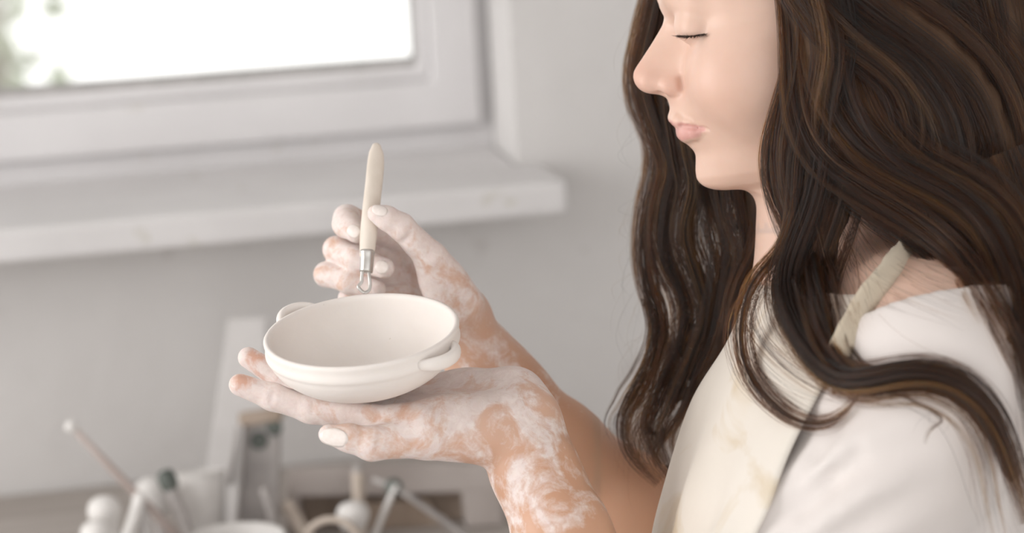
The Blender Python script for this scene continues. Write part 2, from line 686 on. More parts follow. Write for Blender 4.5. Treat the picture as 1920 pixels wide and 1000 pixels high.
o = mesh_obj('foliage', LV, LF, M_leaf, tree, smooth=False)
o['kind'] = 'stuff'
gnd = mesh_obj('ground', *box(WX0 - 6, WX1 + 4, YW + TH, YW + 12, -0.5, -0.3), mat_noise('pale_gravel', (0.6, 0.58, 0.55), (0.72, 0.7, 0.67), 30, 0.9, 0.2), smooth=False)
tag(gnd, 'pale gravel yard outside the window', None, kind='structure')


# ================================================================== BOWL
M_bisque, nt, b = new_mat('unfired_white_clay')
n1 = noise(nt, 18, 5)
n2 = noise(nt, 300, 3, 0.6)
c0 = ramp(nt, n1.outputs['Fac'], [(0.3, (0.80, 0.745, 0.705)), (0.7, (0.86, 0.81, 0.77))])
n3 = noise(nt, 160, 2, 0.5)
sp = ramp(nt, n3.outputs['Fac'], [(0.745, (0, 0, 0)), (0.775, (1, 1, 1))])
c1 = mix_rgb(nt, math_n(nt, 'MULTIPLY', sp.outputs['Color'], 0.4), c0.outputs['Color'], (0.5, 0.42, 0.35))
nt.links.new(c1, b.inputs['Base Color'])
b.inputs['Roughness'].default_value = 0.75
b.inputs['Subsurface Weight'].default_value = 0.08
b.inputs['Subsurface Radius'].default_value = (0.004, 0.003, 0.002)
bump(nt, b, n2.outputs['Fac'], 0.15, 0.0006)

e, tl = math.radians(20.5), math.radians(5.5)
bc = P(677, 617, 1.60)
bax = -math.sin(tl) * math.cos(e) * Rt + math.cos(tl) * math.cos(e) * Up - math.sin(e) * Fw
bxr = Rt - bax * np.dot(Rt, bax); bxr /= np.linalg.norm(bxr)
byr = np.cross(bax, bxr)
if np.dot(byr, -Fw) < 0:
    byr = -byr                      # towards the camera
mm = 0.001
prof = [(0.01, -41.0), (14, -41.2), (24, -40.6), (33, -38.6), (43, -34.6), (52, -28.8), (58.5, -22.5), (62.3, -16.5), (63.6, -13.2), (64.7, -12.0), (65.0, -9.5), (64.5, -6.5), (64.9, -3.5), (65.2, -1.8),
        (64.6, -0.5), (63.2, 0.0), (61.8, -0.5), (61.0, -2.0), (60.4, -6), (59.2, -12), (56, -19), (50, -26), (40, -32.0), (28, -35.5), (14, -37), (0.01, -37.2)]
prof = [(r * mm * 1.0, h * mm) for r, h in prof]
sm = catmull([(r, h, 0) for r, h in prof], 110)
bowl = empty('clay_bowl', bc + bax * -0.041, 'shallow white unfired clay bowl with two small lug handles, resting on an open palm', 'bowl')
mesh_obj('bowl_body', *lathe([(r, h) for r, h, _ in sm], bc, bax, 128, bxr), M_bisque, bowl, fix=False)


def lug(az, h0=-7.5, out=72.5, half=15, hm=-9.5):
    pts, fl_ = [], []
    for t in np.linspace(-1, 1, 25):
        a = math.radians(az + half * t)
        r = (63.4 + (out - 63.4) * (1 - abs(t) ** 2.2)) * mm
        h = (h0 + (hm - h0) * (1 - t * t)) * mm
        pts.append(bc + bax * h + r * (math.cos(a) * bxr + math.sin(a) * byr))
    rad = np.array([4.9 - 1.9 * (abs(t) ** 4) for t in np.linspace(-1, 1, 25)]) * mm
    return tube(np.array(pts), rad, 18, ref=bax, flat=0.72)


mesh_obj('lug_handle', *lug(35, -8.5, 72.0, 17, -9.5), M_bisque, bowl)
mesh_obj('lug_handle', *lug(225, -7.0, 74.0, 16, -3.5), M_bisque, bowl)

# ================================================================== TRIMMING TOOL
M_wood = mat_noise('pale_tool_wood', (0.66, 0.58, 0.495), (0.75, 0.675, 0.595), 60, 0.6, 0.15, 0.0005, stretch=(1, 1, 0.12))
M_steel = mat_noise('dull_steel', (0.55, 0.53, 0.50), (0.7, 0.68, 0.66), 90, 0.35, 0.1, 0.0003, metal=0.9)
tool = empty('loop_trimming_tool', P(683, 549, 1.664), 'pale wooden clay loop tool with steel ferrule, pinched between thumb and fingers', 'clay tool')
hp = catmull([P(706, 277, 1.700), P(705, 300, 1.697), P(702, 335, 1.690), P(696, 390, 1.682), P(691, 440, 1.676), P(688, 478, 1.672)], 40)
hr = np.interp(np.linspace(0, 1, 40), [0, 0.04, 0.1, 0.2, 0.4, 0.6, 0.85, 1], [3.6, 5.2, 5.9, 6.3, 6.2, 6.2, 5.9, 5.2]) * mm
mesh_obj('handle', *tube(hp, hr, 24, ref=Rt * 0.93 + Fw * 0.36, flat=[0.42, 0.45, 0.5, 0.75, 1.0, 1.0], round_ends=True), M_wood, tool)
fp = catmull([P(688.5, 470, 1.6725), P(688, 490, 1.671), P(686.5, 511, 1.6695)], 12)
frr = np.array([5.2, 5.3, 5.2, 5.0, 4.95, 4.95, 4.9, 4.9, 4.8, 4.8, 4.7, 4.5]) * mm
fer = mesh_obj('ferrule', *tube(fp, frr, 24), M_steel, tool)
for pts in ([(680, 500, 1.668), (678.5, 518, 1.667), (677.5, 530, 1.666), (672, 537, 1.665), (677, 545, 1.6645), (684, 549.5, 1.664)],
            [(691, 507, 1.669), (693, 522, 1.667), (694, 535, 1.666), (691.5, 545, 1.665), (684, 549.5, 1.664)]):
    w = catmull([P(*p) for p in pts], 26)
    mesh_obj('loop_wire', *tube(w, 1.15 * mm, 10, ref=Rt, flat=0.4), M_steel, tool)


# ================================================================== PERSON: body as one surface
def CC(*pts):
    return [C(*p[:3]) for p in pts]


def mmr(*r):
    return [x * mm for x in r]


# ---- head, as an implicit shape in its own axes (mm): u forward, v up, w sideways
HD = 1.66
HO = C(1400, 180, HD)
AL = math.radians(10)
TILT = math.tan(math.radians(5))


def head_local(g):
    X = (g[0] - HO[0]) * 1000
    W = (HD - g[2]) * 1000
    Y = (g[1] - HO[1]) * 1000 + W * TILT
    return -X * math.cos(AL) - Y * math.sin(AL), -X * math.sin(AL) + Y * math.cos(AL), W


def HL(px, py, w):
    """picture point at sideways distance w (mm) from the middle of the head -> head axes"""
    u, v, w = head_local(C(px, py, HD - w / 1000.0))
    return np.array([u, v, w])


PROFILE = [(1330, -225), (1285, -180), (1255, -130), (1240, -80), (1235, -45), (1236, -18), (1239.4, 0), (1245.4, 18), (1246, 31), (1242.4, 46.8), (1232.8, 63.6), (1219.6, 85.2), (1204, 109), (1194.5, 124),
           (1189.5, 135), (1189, 144), (1194, 156), (1206, 167), (1220, 173.5), (1238, 177), (1250, 184), (1255, 196), (1256.5, 212), (1259, 222), (1266, 229.5), (1274, 234), (1273, 241), (1272.5, 247), (1274, 256), (1280, 264),
           (1290, 272), (1300, 282), (1304.5, 291), (1304.5, 304), (1304, 320), (1306, 336), (1314, 350), (1326, 359), (1344, 364)]
pr = np.array([HL(x, y, 0)[:2] for x, y in PROFILE])
pv = np.linspace(-63, 156, 900)
order = np.argsort(pr[:, 1])
pu = np.interp(pv, pr[order, 1], pr[order, 0])
kern = np.exp(-0.5 * (np.arange(-8, 9) / 2.6) ** 2); kern /= kern.sum()
pu = np.convolve(np.pad(pu, 8, mode='edge'), kern, mode='valid')
UB = [(-63, 26), (-52, 33), (-44, 35.5), (-34, 36.5), (-24, 39), (-16, 41), (-10, 42.5), (-3, 43.5), (5, 44.5), (10, 44), (20, 41.5), (32, 38.5), (42, 36.5), (50, 36), (58, 38.5), (66, 43), (74, 46), (82, 48)]
WN = [(-63, 22), (-50, 20), (-44, 19), (-34, 23), (-24, 21), (-17, 20), (-11, 21), (-4, 21), (4, 17), (8, 12), (12, 10.5), (20, 10.5), (30, 10.0), (38, 9), (46, 8), (56, 9), (63, 12), (72, 26), (82, 40)]
BW = [(-63, 30), (-58, 40), (-50, 46.5), (-40, 50), (-25, 54), (-10, 57.5), (10, 61.5), (30, 65.5), (45, 67.5), (60, 69), (80, 72), (100, 73.5), (156, 74)]
AB = [(-63, 10), (-40, 22), (-20, 40), (0, 58), (20, 76), (40, 88), (60, 94), (100, 96), (156, 92)]
NE = [(-63, 1.75), (-30, 1.8), (0, 1.95), (30, 2.15), (60, 2.3), (156, 2.2)]


def tab(T, v):
    a = np.array(T)
    return np.interp(v, a[:, 0], a[:, 1])


def head_sdf(g):
    u, v, w = head_local(g)
    w = np.abs(w)
    u, v, w = np.broadcast_arrays(u, v, w)
    ub = tab(UB, v)
    ub = np.where(v > 82, np.interp(v, pv, pu), ub)
    res = np.interp(v, pv, pu) - ub
    S = np.exp(-np.abs(w / tab(WN, v)) ** 2.2)
    uc = -40.0
    up = u - uc - res * S
    A = np.where(up > 0, ub - uc, tab(AB, v))
    B = tab(BW, v)
    top = np.sqrt(np.clip(1 - np.clip((v - 62) / 96, 0, 1) ** 2, 1e-4, 1))
    Af = np.where(up > 0, np.where(v > 82, np.maximum(A, 1.0), A), A * top)
    B = B * top
    n = tab(NE, v)
    rho = (np.abs(up / Af) ** n + np.abs(w / np.maximum(B, 1)) ** n) ** (1 / n) + 1e-6
    r = np.sqrt(up * up + w * w) + 1e-6
    d = r * (1 - 1 / rho)
    # close the jaw below and the crown above
    d = smax(d, -(v + 61.5), 14.0)
    d = smax(d, v - 157, 10.0)
    q = (u, v, w)

    def E(c, rad, k, op=1, R=None):
        nonlocal d
        e_ = sd_ell(q, np.array(c), np.array(rad), R)
        d = smin(d, e_, k) if op > 0 else smax(d, -e_, k)

    def K(a, b, ra, rb, k, op=1):
        nonlocal d
        e_ = sd_cone(q, np.array(a), np.array(b), ra, rb)
        d = smin(d, e_, k) if op > 0 else smax(d, -e_, k)

    # cheek, brow
    E((0, 14, 40), (34, 30, 23), 30)
    K(HL(1262, 6, 10), HL(1268, -14, 24), 6, 7, 10)
    K(HL(1268, -14, 24), HL(1300, -20, 44), 7, 6, 10)
    # eye: socket, ball, upper lid ending at the lash line
    E(HL(1282, 74, 30) + np.array([3, 0, 0]), (7, 7, 15), 9, -1)
    ec = HL(1304, 52, 30)
    E(ec, (12.6, 11.5, 15.0), 5)
    E(HL(1306, 12, 31), (13.0, 12.0, 17.0), 9)
    lid = sd_ell(q, ec + np.array([0.2, 1.0, 0.3]), np.array((13.6, 14.0, 17.0)))
    la, lb = HL(1266, 69, 27), HL(1320, 62, 43)
    # plane just above the lashes
    nrm = np.array([-0.10, 1.0, 0.0]); nrm /= np.linalg.norm(nrm)
    pl = (u - la[0]) * nrm[0] + (v - la[1]) * nrm[1]
    lid = smax(lid, -pl, 1.0)
    d = smin(d, lid, 4.0)
    K(HL(1274, 47, 24), HL(1296, 41, 38), 0.7, 0.7, 2.6, -1)
    # nose wing, nostril, crease
    E(HL(1259, 160, 10.6), (7.4, 6.8, 5.0), 8)
    E(HL(1220, 150, 3.5), (9.0, 8.5, 6.5), 8)
    K(HL(1277, 148, 15.0), HL(1280, 166, 16.0), 0.9, 0.9, 5, -1)
    E(HL(1236, 178, 6.5), (5.0, 2.6, 2.6), 1.5, -1)
    # lips
    up_l = [HL(1264, 222, 3), HL(1274, 226, 10), HL(1296, 233, 17), HL(1320, 240, 22.5)]
    lo_l = [HL(1284, 250, 2), HL(1288, 250, 9), HL(1302, 249, 16), HL(1320, 243, 22)]
    for L, rr in ((up_l, (4.0, 4.2, 3.2, 1.5)), (lo_l, (5.2, 5.2, 4.2, 1.6))):
        for i in range(3):
            K(L[i], L[i + 1], rr[i], rr[i + 1], 4)
    pt = [HL(1268, 234.5, 0), HL(1276, 235.5, 8), HL(1298, 238.5, 16.5), HL(1325, 241.5, 23)]
    for i in range(3):
        K(pt[i], pt[i + 1], 0.9, 0.9, 2.0, -1)
    return (d * 0.001).astype(np.float32)


NECK = [(1560, 300, 1.665), (1590, 420, 1.668), (1640, 560, 1.67), (1660, 640, 1.67)]
# ---- whole body, coarse
X0 = C(1230, -280, 1.5); 
body = Field((-0.015, -0.46, 1.36), (0.52, 0.31, 1.97), 0.004)


def torso_parts(fd, grow=0.0, neck=True, head=True):
    g_ = grow
    fd.ell(C(1650, 760, 1.66), np.array((0.098, 0.135, 0.150)) + g_, None, 0.04)
    fd.ell(C(1600, 1000, 1.66), np.array((0.100, 0.16, 0.130)) + g_, None, 0.04)
    fd.ell(C(1590, 1300, 1.66), np.array((0.100, 0.18, 0.125)) + g_, None, 0.05)
    fd.ell(C(1480, 930, 1.605), np.array((0.056, 0.060, 0.056)) + g_, None, 0.05)
    fd.ell(C(1480, 920, 1.725), np.array((0.056, 0.060, 0.056)) + g_, None, 0.05)
    fd.cone(C(1745, 690, 1.52), C(1715, 670, 1.81), 0.052 + g_, 0.052 + g_, 0.05)
    # collar bone slope towards the throat
    fd.cone(C(1570, 640, 1.645), C(1720, 660, 1.54), 0.034 + g_, 0.045 + g_, 0.05)
    fd.cone(C(1560, 640, 1.69), C(1700, 650, 1.79), 0.034 + g_, 0.045 + g_, 0.05)
    fd.cone(C(1545, 590, 1.667), C(1540, 720, 1.667), 0.036 + g_, 0.050 + g_, 0.03)
    if neck:
        fd.chain(CC(*NECK), mmr(50, 50, 54, 60), 0.04)


LSH, LEL = C(1775, 730, 1.500), C(1250, 1400, 1.520)
RSH, REL = C(1700, 700, 1.825), C(1330, 1090, 1.81)
torso_parts(body)
sl, g = body.sub((-1, -1, -1), (1, 1, 3))
hsl, hg = body.sub(C(1150, 420, 1.8) - np.array([0, 0, 0]), (0.36, 0.30, 1.80))
hs, hgg = body.sub((0.05, 0.03, 1.56), (0.33, 0.31, 1.76))
body.blend(hs, head_sdf(hgg), 0.02)
body.cone(LSH, LEL, 0.052, 0.040, 0.04)
body.cone(RSH, REL, 0.050, 0.040, 0.04)


# ---- arms with hands
def left_arm(fd):
    fd.chain(CC((1250, 1400, 1.520), (1145, 1200, 1.552), (1053, 1000, 1.583), (1000, 880, 1.601), (970, 812, 1.610)), mmr(41, 37, 28, 25, 24), 0.02)
    fd.cone(C(1062, 1000, 1.61), C(985, 815, 1.633), 0.025, 0.0205, 0.02)
    w = C(955, 792, 1.612)
    mcp = CC((742, 795, 1.590), (756, 774, 1.612), (774, 755, 1.634), (802, 738, 1.654))
    for m_, r in zip(mcp, (11.5, 12, 11.5, 10.5)):
        fd.cone(w + (m_ - C(780, 766, 1.622)) * 0.35, m_, 0.0175, r * mm, 0.014)
    fd.ell(C(862, 800, 1.592), mmr(39, 19.5, 17.5), rot_from(C(960, 800, 1.602) - C(780, 806, 1.582), (0, 1, 0)), 0.014)
    fd.ell(C(905, 745, 1.648), mmr(35, 19.5, 18.5), rot_from(C(985, 770, 1.638) - C(800, 730, 1.658), (0, 1, 0)), 0.014)
    fd.cone(C(965, 745, 1.632), C(985, 785, 1.617), 0.020, 0.0215, 0.016)
    # fingers
    fd.chain_union(CC((742, 795, 1.590), (582, 767, 1.588), (512, 745, 1.586), (450, 722, 1.584)), mmr(11, 9.2, 8.7, 7.4), 0.006)
    fd.chain_union(CC((756, 778, 1.615), (600, 752, 1.618), (530, 712, 1.630), (466, 671, 1.634)), mmr(11, 9.4, 8.6, 7.3), 0.004)
    fd.chain_union(CC((774, 755, 1.634), (630, 727, 1.634), (565, 697, 1.637), (522, 672, 1.640)), mmr(10.5, 8.8, 7.8, 6.3), 0.004)
    fd.chain_union(CC((802, 738, 1.654), (695, 714, 1.656), (645, 694, 1.660), (607, 676, 1.664)), mmr(9.5, 7.8, 7, 5.8), 0.004)
    # thumb
    fd.chain_union(CC((900, 815, 1.592), (800, 821, 1.575), (697, 832, 1.566), (655, 822, 1.564), (616, 815, 1.564)), mmr(16.5, 12.9, 10.9, 8.8, 6.6), 0.012)
    fd.cone(C(800, 812, 1.577), C(752, 801, 1.587), 0.010, 0.008, 0.012)
    # creases
    for a, bb in (((588, 744, 1.579), (584, 778, 1.577)), ((514, 728, 1.577), (508, 757, 1.576)), ((712, 812, 1.556), (706, 852, 1.554))):
        fd.cone(C(*a), C(*bb), 0.0006, 0.0006, 0.003, 'sub')
    fd.cone(C(930, 845, 1.584), C(985, 800, 1.590), 0.001, 0.001, 0.006, 'sub')


def right_arm(fd):
    fd.chain(CC((1330, 1090, 1.81), (1180, 950, 1.790), (1048, 836, 1.766), (960, 740, 1.750), (910, 690, 1.742), (855, 610, 1.732)), mmr(40, 36, 29.5, 24.5, 22.5, 21), 0.02)
    fd.cone(C(930, 700, 1.765), C(865, 600, 1.76), 0.020, 0.018, 0.02)
    w = C(858, 600, 1.742)
    mcp = CC((780, 462, 1.742), (786, 490, 1.752), (794, 520, 1.752), (804, 550, 1.746))
    for m_, r in zip(mcp, (11, 11.5, 11, 10)):
        fd.cone(w + (m_ - C(791, 505, 1.748)) * 0.35, m_, 0.0165, r * mm, 0.014)
    fd.ell(C(838, 545, 1.708), mmr(32, 17, 15), rot_from(C(870, 600, 1.72) - C(810, 490, 1.69), (1, 0, 0)), 0.014)
    fd.ell(C(845, 590, 1.73), mmr(24, 20, 16), None, 0.014)
    fd.chain_union(CC((780, 462, 1.742), (651, 410, 1.722), (650, 420, 1.702), (668, 437, 1.687)), mmr(10.5, 9.4, 9.6, 7.2), 0.004)
    fd.chain_union(CC((786, 490, 1.752), (630, 468, 1.725), (668, 485, 1.704), (720, 503, 1.694)), mmr(10.5, 8.8, 8.6, 7.4), 0.003)
    fd.chain_union(CC((794, 520, 1.752), (612, 515, 1.722), (655, 529, 1.706), (705, 543, 1.700)), mmr(10, 8.4, 8.2, 7), 0.003)
    fd.chain_union(CC((804, 550, 1.746), (655, 562, 1.718), (695, 575, 1.706), (730, 585, 1.702)), mmr(9, 7.5, 7, 6), 0.003)
    fd.chain_union(CC((862, 570, 1.714), (808, 484, 1.690), (752, 425, 1.675), (725, 409, 1.671), (706, 401, 1.669)), mmr(15.5, 11.2, 9.0, 8.0, 6.4), 0.008)
    for a, bb in (((770, 440, 1.668), (752, 458, 1.672)), ((776, 470, 1.68), (770, 500, 1.70))):
        fd.cone(C(*a), C(*bb), 0.0008, 0.0008, 0.004, 'sub')


left_arm(body)
right_arm(body)
la_lo = np.array([min(C(405, 0, 1.5)[0], C(405, 0, 1.66)[0]), C(0, 1060, 1.66)[1], 1.530])
la_hi = np.array([C(1170, 0, 1.62)[0], C(0, 620, 1.55)[1], 1.690])
la_f = Field(la_lo, la_hi, 0.0011)
left_arm(la_f)
ra_lo = np.array([C(570, 0, 1.74)[0], C(0, 960, 1.78)[1], 1.645])
ra_hi = np.array([C(1130, 0, 1.72)[0], C(0, 360, 1.74)[1], 1.815])
ra_f = Field(ra_lo, ra_hi, 0.0011)
right_arm(ra_f)
hd_lo = np.array([C(1170, 0, HD)[0], C(0, 440, HD)[1], 1.575])
hd_hi = np.array([C(1500, 0, HD)[0], C(0, -160, HD)[1], 1.735])
hd_f = Field(hd_lo, hd_hi, 0.0010)
hs, hgg = hd_f.sub(hd_lo - 1, hd_hi + 1)
torso_parts(hd_f)
hd_f.blend(hs, head_sdf(hgg), 0.02)


def depth_at(fd, px, py, d0=None, d1=None):
    """first crossing of the surface along the sight line, and its outward direction"""
    ds = np.arange(d0 or fd.ax[2][0], d1 or fd.ax[2][-1], 0.0004)
    p = np.stack([(px - 960) / FPX * ds, (500 - py) / FPX * ds, ds], -1)

    def samp(q):
        i = [np.clip((q[:, k] - fd.ax[k][0]) / fd.h, 0, len(fd.ax[k]) - 1.001) for k in range(3)]
        j = [x.astype(int) for x in i]
        t = [x - y for x, y in zip(i, j)]
        r = 0
        for a in (0, 1):
            for b_ in (0, 1):
                for c_ in (0, 1):
                    r = r + fd.f[j[0] + a, j[1] + b_, j[2] + c_] * (t[0] if a else 1 - t[0]) * (t[1] if b_ else 1 - t[1]) * (t[2] if c_ else 1 - t[2])
        return r
    f = samp(p)
    k = np.argmax(f < 0)
    if f[k] >= 0:
        return None, None
    q = p[k]
    e_ = 0.0015
    gr = np.array([(samp((q + np.eye(3)[i] * e_)[None])[0] - samp((q - np.eye(3)[i] * e_)[None])[0]) for i in range(3)])
    return q, gr / (np.linalg.norm(gr) + 1e-9)


# line between the lips, cut along the surface on both sides of the mouth
mq = []
for x, y in ((1277, 236.5), (1290, 238.2), (1304, 239.6), (1316, 240.6), (1327, 242.0)):
    q, _ = depth_at(hd_f, x, y)
    if q is not None:
        mq.append(q)
mir = []
for q in mq:
    u, v, w = head_local(q)
    X, Y = -(u * math.cos(AL) + v * math.sin(AL)), -u * math.sin(AL) + v * math.cos(AL) + w * TILT
    mir.append(np.array([HO[0] + X / 1000, HO[1] + Y / 1000, HD + w / 1000]))
for L_ in (mq, mir):
    hd_f.chain(L_, mmr(1.4, 1.5, 1.5, 1.4, 1.0)[:len(L_)], 0.0014, 'sub')

pieces = []
for fd, nm in ((hd_f, 'head'), (la_f, 'left'), (ra_f, 'right')):
    V_, F_ = fd.mesh(1 if nm == 'head' else 2)
    pieces.append((V_, F_, nm))
Vb, Fb = body.mesh(2)
ctr = Vb[Fb].mean(1)
keep = np.ones(len(Fb), bool)
for fd in (hd_f, la_f, ra_f):
    lo = np.array([a[0] for a in fd.ax]) + 0.006
    hi = np.array([a[-1] for a in fd.ax]) - 0.006
    keep &= ~((ctr > lo) & (ctr < hi)).all(1)
pieces.append((Vb, Fb[keep], 'body'))
VV, FF, PT, TN, off = [], [], [], [], 0
for V_, F_, nm in pieces:
    pt = np.zeros((len(V_), 4), np.float32)
    pt[:, 3] = 1
    px_ = 960 + V_[:, 0] / V_[:, 2] * FPX
    py_ = 500 - V_[:, 1] / V_[:, 2] * FPX
    if nm == 'left' or nm == 'body':
        a = C(970, 812, 1.610); bb = C(1053, 1000, 1.583) - a
        t = ((V_ - a) @ bb) / (bb @ bb)          # 0 wrist, 1 at y=1000
        t_arm = t
        cl = np.interp(t, [-0.6, -0.2, 0.0, 0.5, 1.0, 1.7], [0.665, 0.62, 0.57, 0.55, 0.53, 0.0])
        cl = cl - 0.16 * np.exp(-((px_ - 462) / 26) ** 2 - ((py_ - 712) / 14) ** 2) - 0.16 * np.exp(-((px_ - 482) / 22) ** 2 - ((py_ - 668) / 12) ** 2) - 0.10 * np.exp(-((px_ - 672) / 28) ** 2 - ((py_ - 815) / 16) ** 2) - 0.10 * np.exp(-((px_ - 730) / 40) ** 2 - ((py_ - 780) / 16) ** 2)
        pt[:, 2] = 0.55 * (px_ < 560)
        if nm == 'body':
            cl = np.where((V_[:, 2] < 1.66) & (px_ < 1240) & (py_ > 900), cl, 0)
        pt[:, 0] = np.maximum(pt[:, 0], cl)
    if nm == 'right':
        a = C(855, 610, 1.732); bb = C(1048, 836, 1.766) - a
        t = ((V_ - a) @ bb) / (bb @ bb)
        t_arm = t
        pt[:, 0] = np.interp(t, [-0.6, -0.15, 0.05, 0.4, 0.75, 1.0, 1.3], [0.66, 0.62, 0.53, 0.51, 0.47, 0.3, 0.0])
    if nm in ('head', 'body'):
        u, v, w = head_local((V_[:, 0], V_[:, 1], V_[:, 2]))
        w = np.abs(w)
        q = np.stack([u, v, w], -1)

        def near(p, r):
            return np.exp(-(((q - p) / r) ** 2).sum(1))
        lip = np.zeros(len(V_))
        up_l = [HL(1266, 227, 0), HL(1276, 229.5, 9), HL(1298, 235, 17), HL(1322, 241, 23)]
        lo_l = [HL(1279, 249, 0), HL(1284, 249, 9), HL(1300, 248, 16.5), HL(1321, 243, 22.5)]

        def dist(L, rr):
            best = np.full(len(V_), -1e3)
            for i in range(3):
                a_, b_ = L[i], L[i + 1]
                ba = b_ - a_
                t = np.clip(((q - a_) @ ba) / (ba @ ba), 0, 1)
                dd = (rr[i] + (rr[i + 1] - rr[i]) * t) - np.linalg.norm((q - a_ - t[:, None] * ba) * np.array([0.35, 1, 0.6]), axis=1)
                best = np.maximum(best, dd)
            return best
        lip = np.clip(np.maximum(dist(up_l, (2.9, 3.0, 2.6, 1.6)), dist(lo_l, (5.2, 5.2, 4.4, 1.9))) / 1.2 + 0.5, 0, 1)
        pt[:, 1] = np.where(v < 12, lip, 0)
        pt[:, 2] = np.clip(0.6 * near(HL(1196, 145, 0), 15) + 0.5 * near(HL(1262, 165, 12), 11) + 0.35 * near(HL(1345, 155, 46), 26), 0, 1)
    TN.append((np.clip(0.45 + 1.1 * t_arm, 0.35, 1.0) if nm in ('left', 'right') else np.zeros(len(V_))) if nm != 'body' else np.clip((py_ - 720) / 120, 0, 1) * (px_ < 1420))
    VV.append(V_); FF.append(F_ + off); PT.append(pt); off += len(V_)
VV, FF, PT = np.vstack(VV), np.vstack(FF), np.vstack(PT)

M_skin, nt, b = new_mat('skin_with_dried_clay')
at = nt.nodes.new('ShaderNodeAttribute'); at.attribute_name = 'paint'
sx = nt.nodes.new('ShaderNodeSeparateColor')
nt.links.new(at.outputs['Color'], sx.inputs[0])
nv = noise(nt, 25, 4)
base = ramp(nt, nv.outputs['Fac'], [(0.3, (0.67, 0.46, 0.365)), (0.7, (0.73, 0.52, 0.425))])
att = nt.nodes.new('ShaderNodeAttribute'); att.attribute_name = 'tan'
bcol = mix_rgb(nt, att.outputs['Fac'], base.outputs['Color'], (0.57, 0.33, 0.22))
col = mix_rgb(nt, math_n(nt, 'MULTIPLY', sx.outputs['Blue'], 0.55), bcol, (0.64, 0.30, 0.23))
col = mix_rgb(nt, math_n(nt, 'MULTIPLY', sx.outputs['Green'], 0.75), col, (0.62, 0.31, 0.29))
nc = noise(nt, 30, 6, 0.62, dist=1.2)
nf = noise(nt, 140, 4, 0.7, dist=0.6)
msum = math_n(nt, 'ADD', math_n(nt, 'MULTIPLY', nc.outputs['Fac'], 0.8), math_n(nt, 'MULTIPLY', nf.outputs['Fac'], 0.2))
thr = math_n(nt, 'SUBTRACT', 1.0, sx.outputs['Red'])
mk = math_n(nt, 'MULTIPLY', math_n(nt, 'SUBTRACT', msum, thr), 7.5, True)
gate = math_n(nt, 'GREATER_THAN', sx.outputs['Red'], 0.02)
mk = math_n(nt, 'MULTIPLY', mk, gate)
mk2 = math_n(nt, 'MULTIPLY', mk, 0.88)
claycol = ramp(nt, nf.outputs['Fac'], [(0.3, (0.70, 0.60, 0.575)), (0.65, (0.82, 0.745, 0.72))])
col = mix_rgb(nt, mk2, col, claycol.outputs['Color'])
nt.links.new(col, b.inputs['Base Color'])
b.inputs['Subsurface Weight'].default_value = 0.18
b.inputs['Subsurface Radius'].default_value = (0.008, 0.003, 0.0015)
b.inputs['Subsurface Scale'].default_value = 0.6
ro = math_n(nt, 'ADD', math_n(nt, 'MULTIPLY', mk, 0.40), 0.42)
nt.links.new(ro, b.inputs['Roughness'])
b.inputs['Specular IOR Level'].default_value = 0.35
npo = noise(nt, 900, 2, 0.6)
hgt = math_n(nt, 'ADD', math_n(nt, 'MULTIPLY', mk, 0.7), math_n(nt, 'MULTIPLY', npo.outputs['Fac'], 0.15))
bump(nt, b, hgt, 0.35, 0.0007)

BASE = P(1600, 1000, 1.66); BASE[2] = 0.0
person = empty('person', BASE, 'woman with long wavy brown hair, cream shirt and apron, looking down', 'person')
body_o = mesh_obj('body', toW(VV), FF, M_skin, person, fix=True)
ca = body_o.data.color_attributes.new('paint', 'FLOAT_COLOR', 'POINT')
ca.data.foreach_set('color', PT.ravel())
ta_ = body_o.data.attributes.new('tan', 'FLOAT', 'POINT')
ta_.data.foreach_set('value', np.concatenate(TN).astype(np.float32))


# ---- finger nails
M_nail = mat_noise('nail_with_clay', (0.80, 0.72, 0.67), (0.86, 0.79, 0.75), 300, 0.35, 0.05, 0.0003)


def nail(fd, px, py, ang, L, Wd, d0=None, d1=None):
    """ang: picture direction (degrees, 0 = right, 90 = down) towards the finger tip"""
    q, n_ = depth_at(fd, px, py, d0, d1)
    if q is None:
        return
    t = np.array([math.cos(math.radians(ang)), -math.sin(math.radians(ang)), 0.0])
    t = t - n_ * np.dot(t, n_); t /= np.linalg.norm(t)
    s_ = np.cross(n_, t)
    V_, F_ = [], []
    nu, nv_ = 9, 9
    for i in range(nu):
        for j in range(nv_):
            a, b_ = -1 + 2 * i / (nu - 1), -1 + 2 * j / (nv_ - 1)
            x = a * math.sqrt(1 - 0.48 * b_ * b_); y = b_ * math.sqrt(1 - 0.46 * a * a) * (1 - 0.12 * max(a, 0))
            hgt = 0.0008 - 0.0021 * y * y - 0.0008 * x * x
            V_.append(q + t * x * L / 2 + s_ * y * Wd / 2 + n_ * hgt)
    for i in range(nu - 1):
        for j in range(nv_ - 1):
            F_.append([i * nv_ + j, (i + 1) * nv_ + j, (i + 1) * nv_ + j + 1, i * nv_ + j + 1])
    o = mesh_obj('fingernail', toW(np.array(V_)), F_, M_nail, person)
    m = o.modifiers.new('solid', 'SOLIDIFY'); m.thickness = 0.0006; m.offset = 0
    return o


nail(la_f, 626, 821, 188, 0.0195, 0.0120)
nail(ra_f, 663, 434, 35, 0.0100, 0.0090)
nail(ra_f, 716, 501, 20, 0.0100, 0.0095)
nail(ra_f, 712, 394, 195, 0.0110, 0.0085)

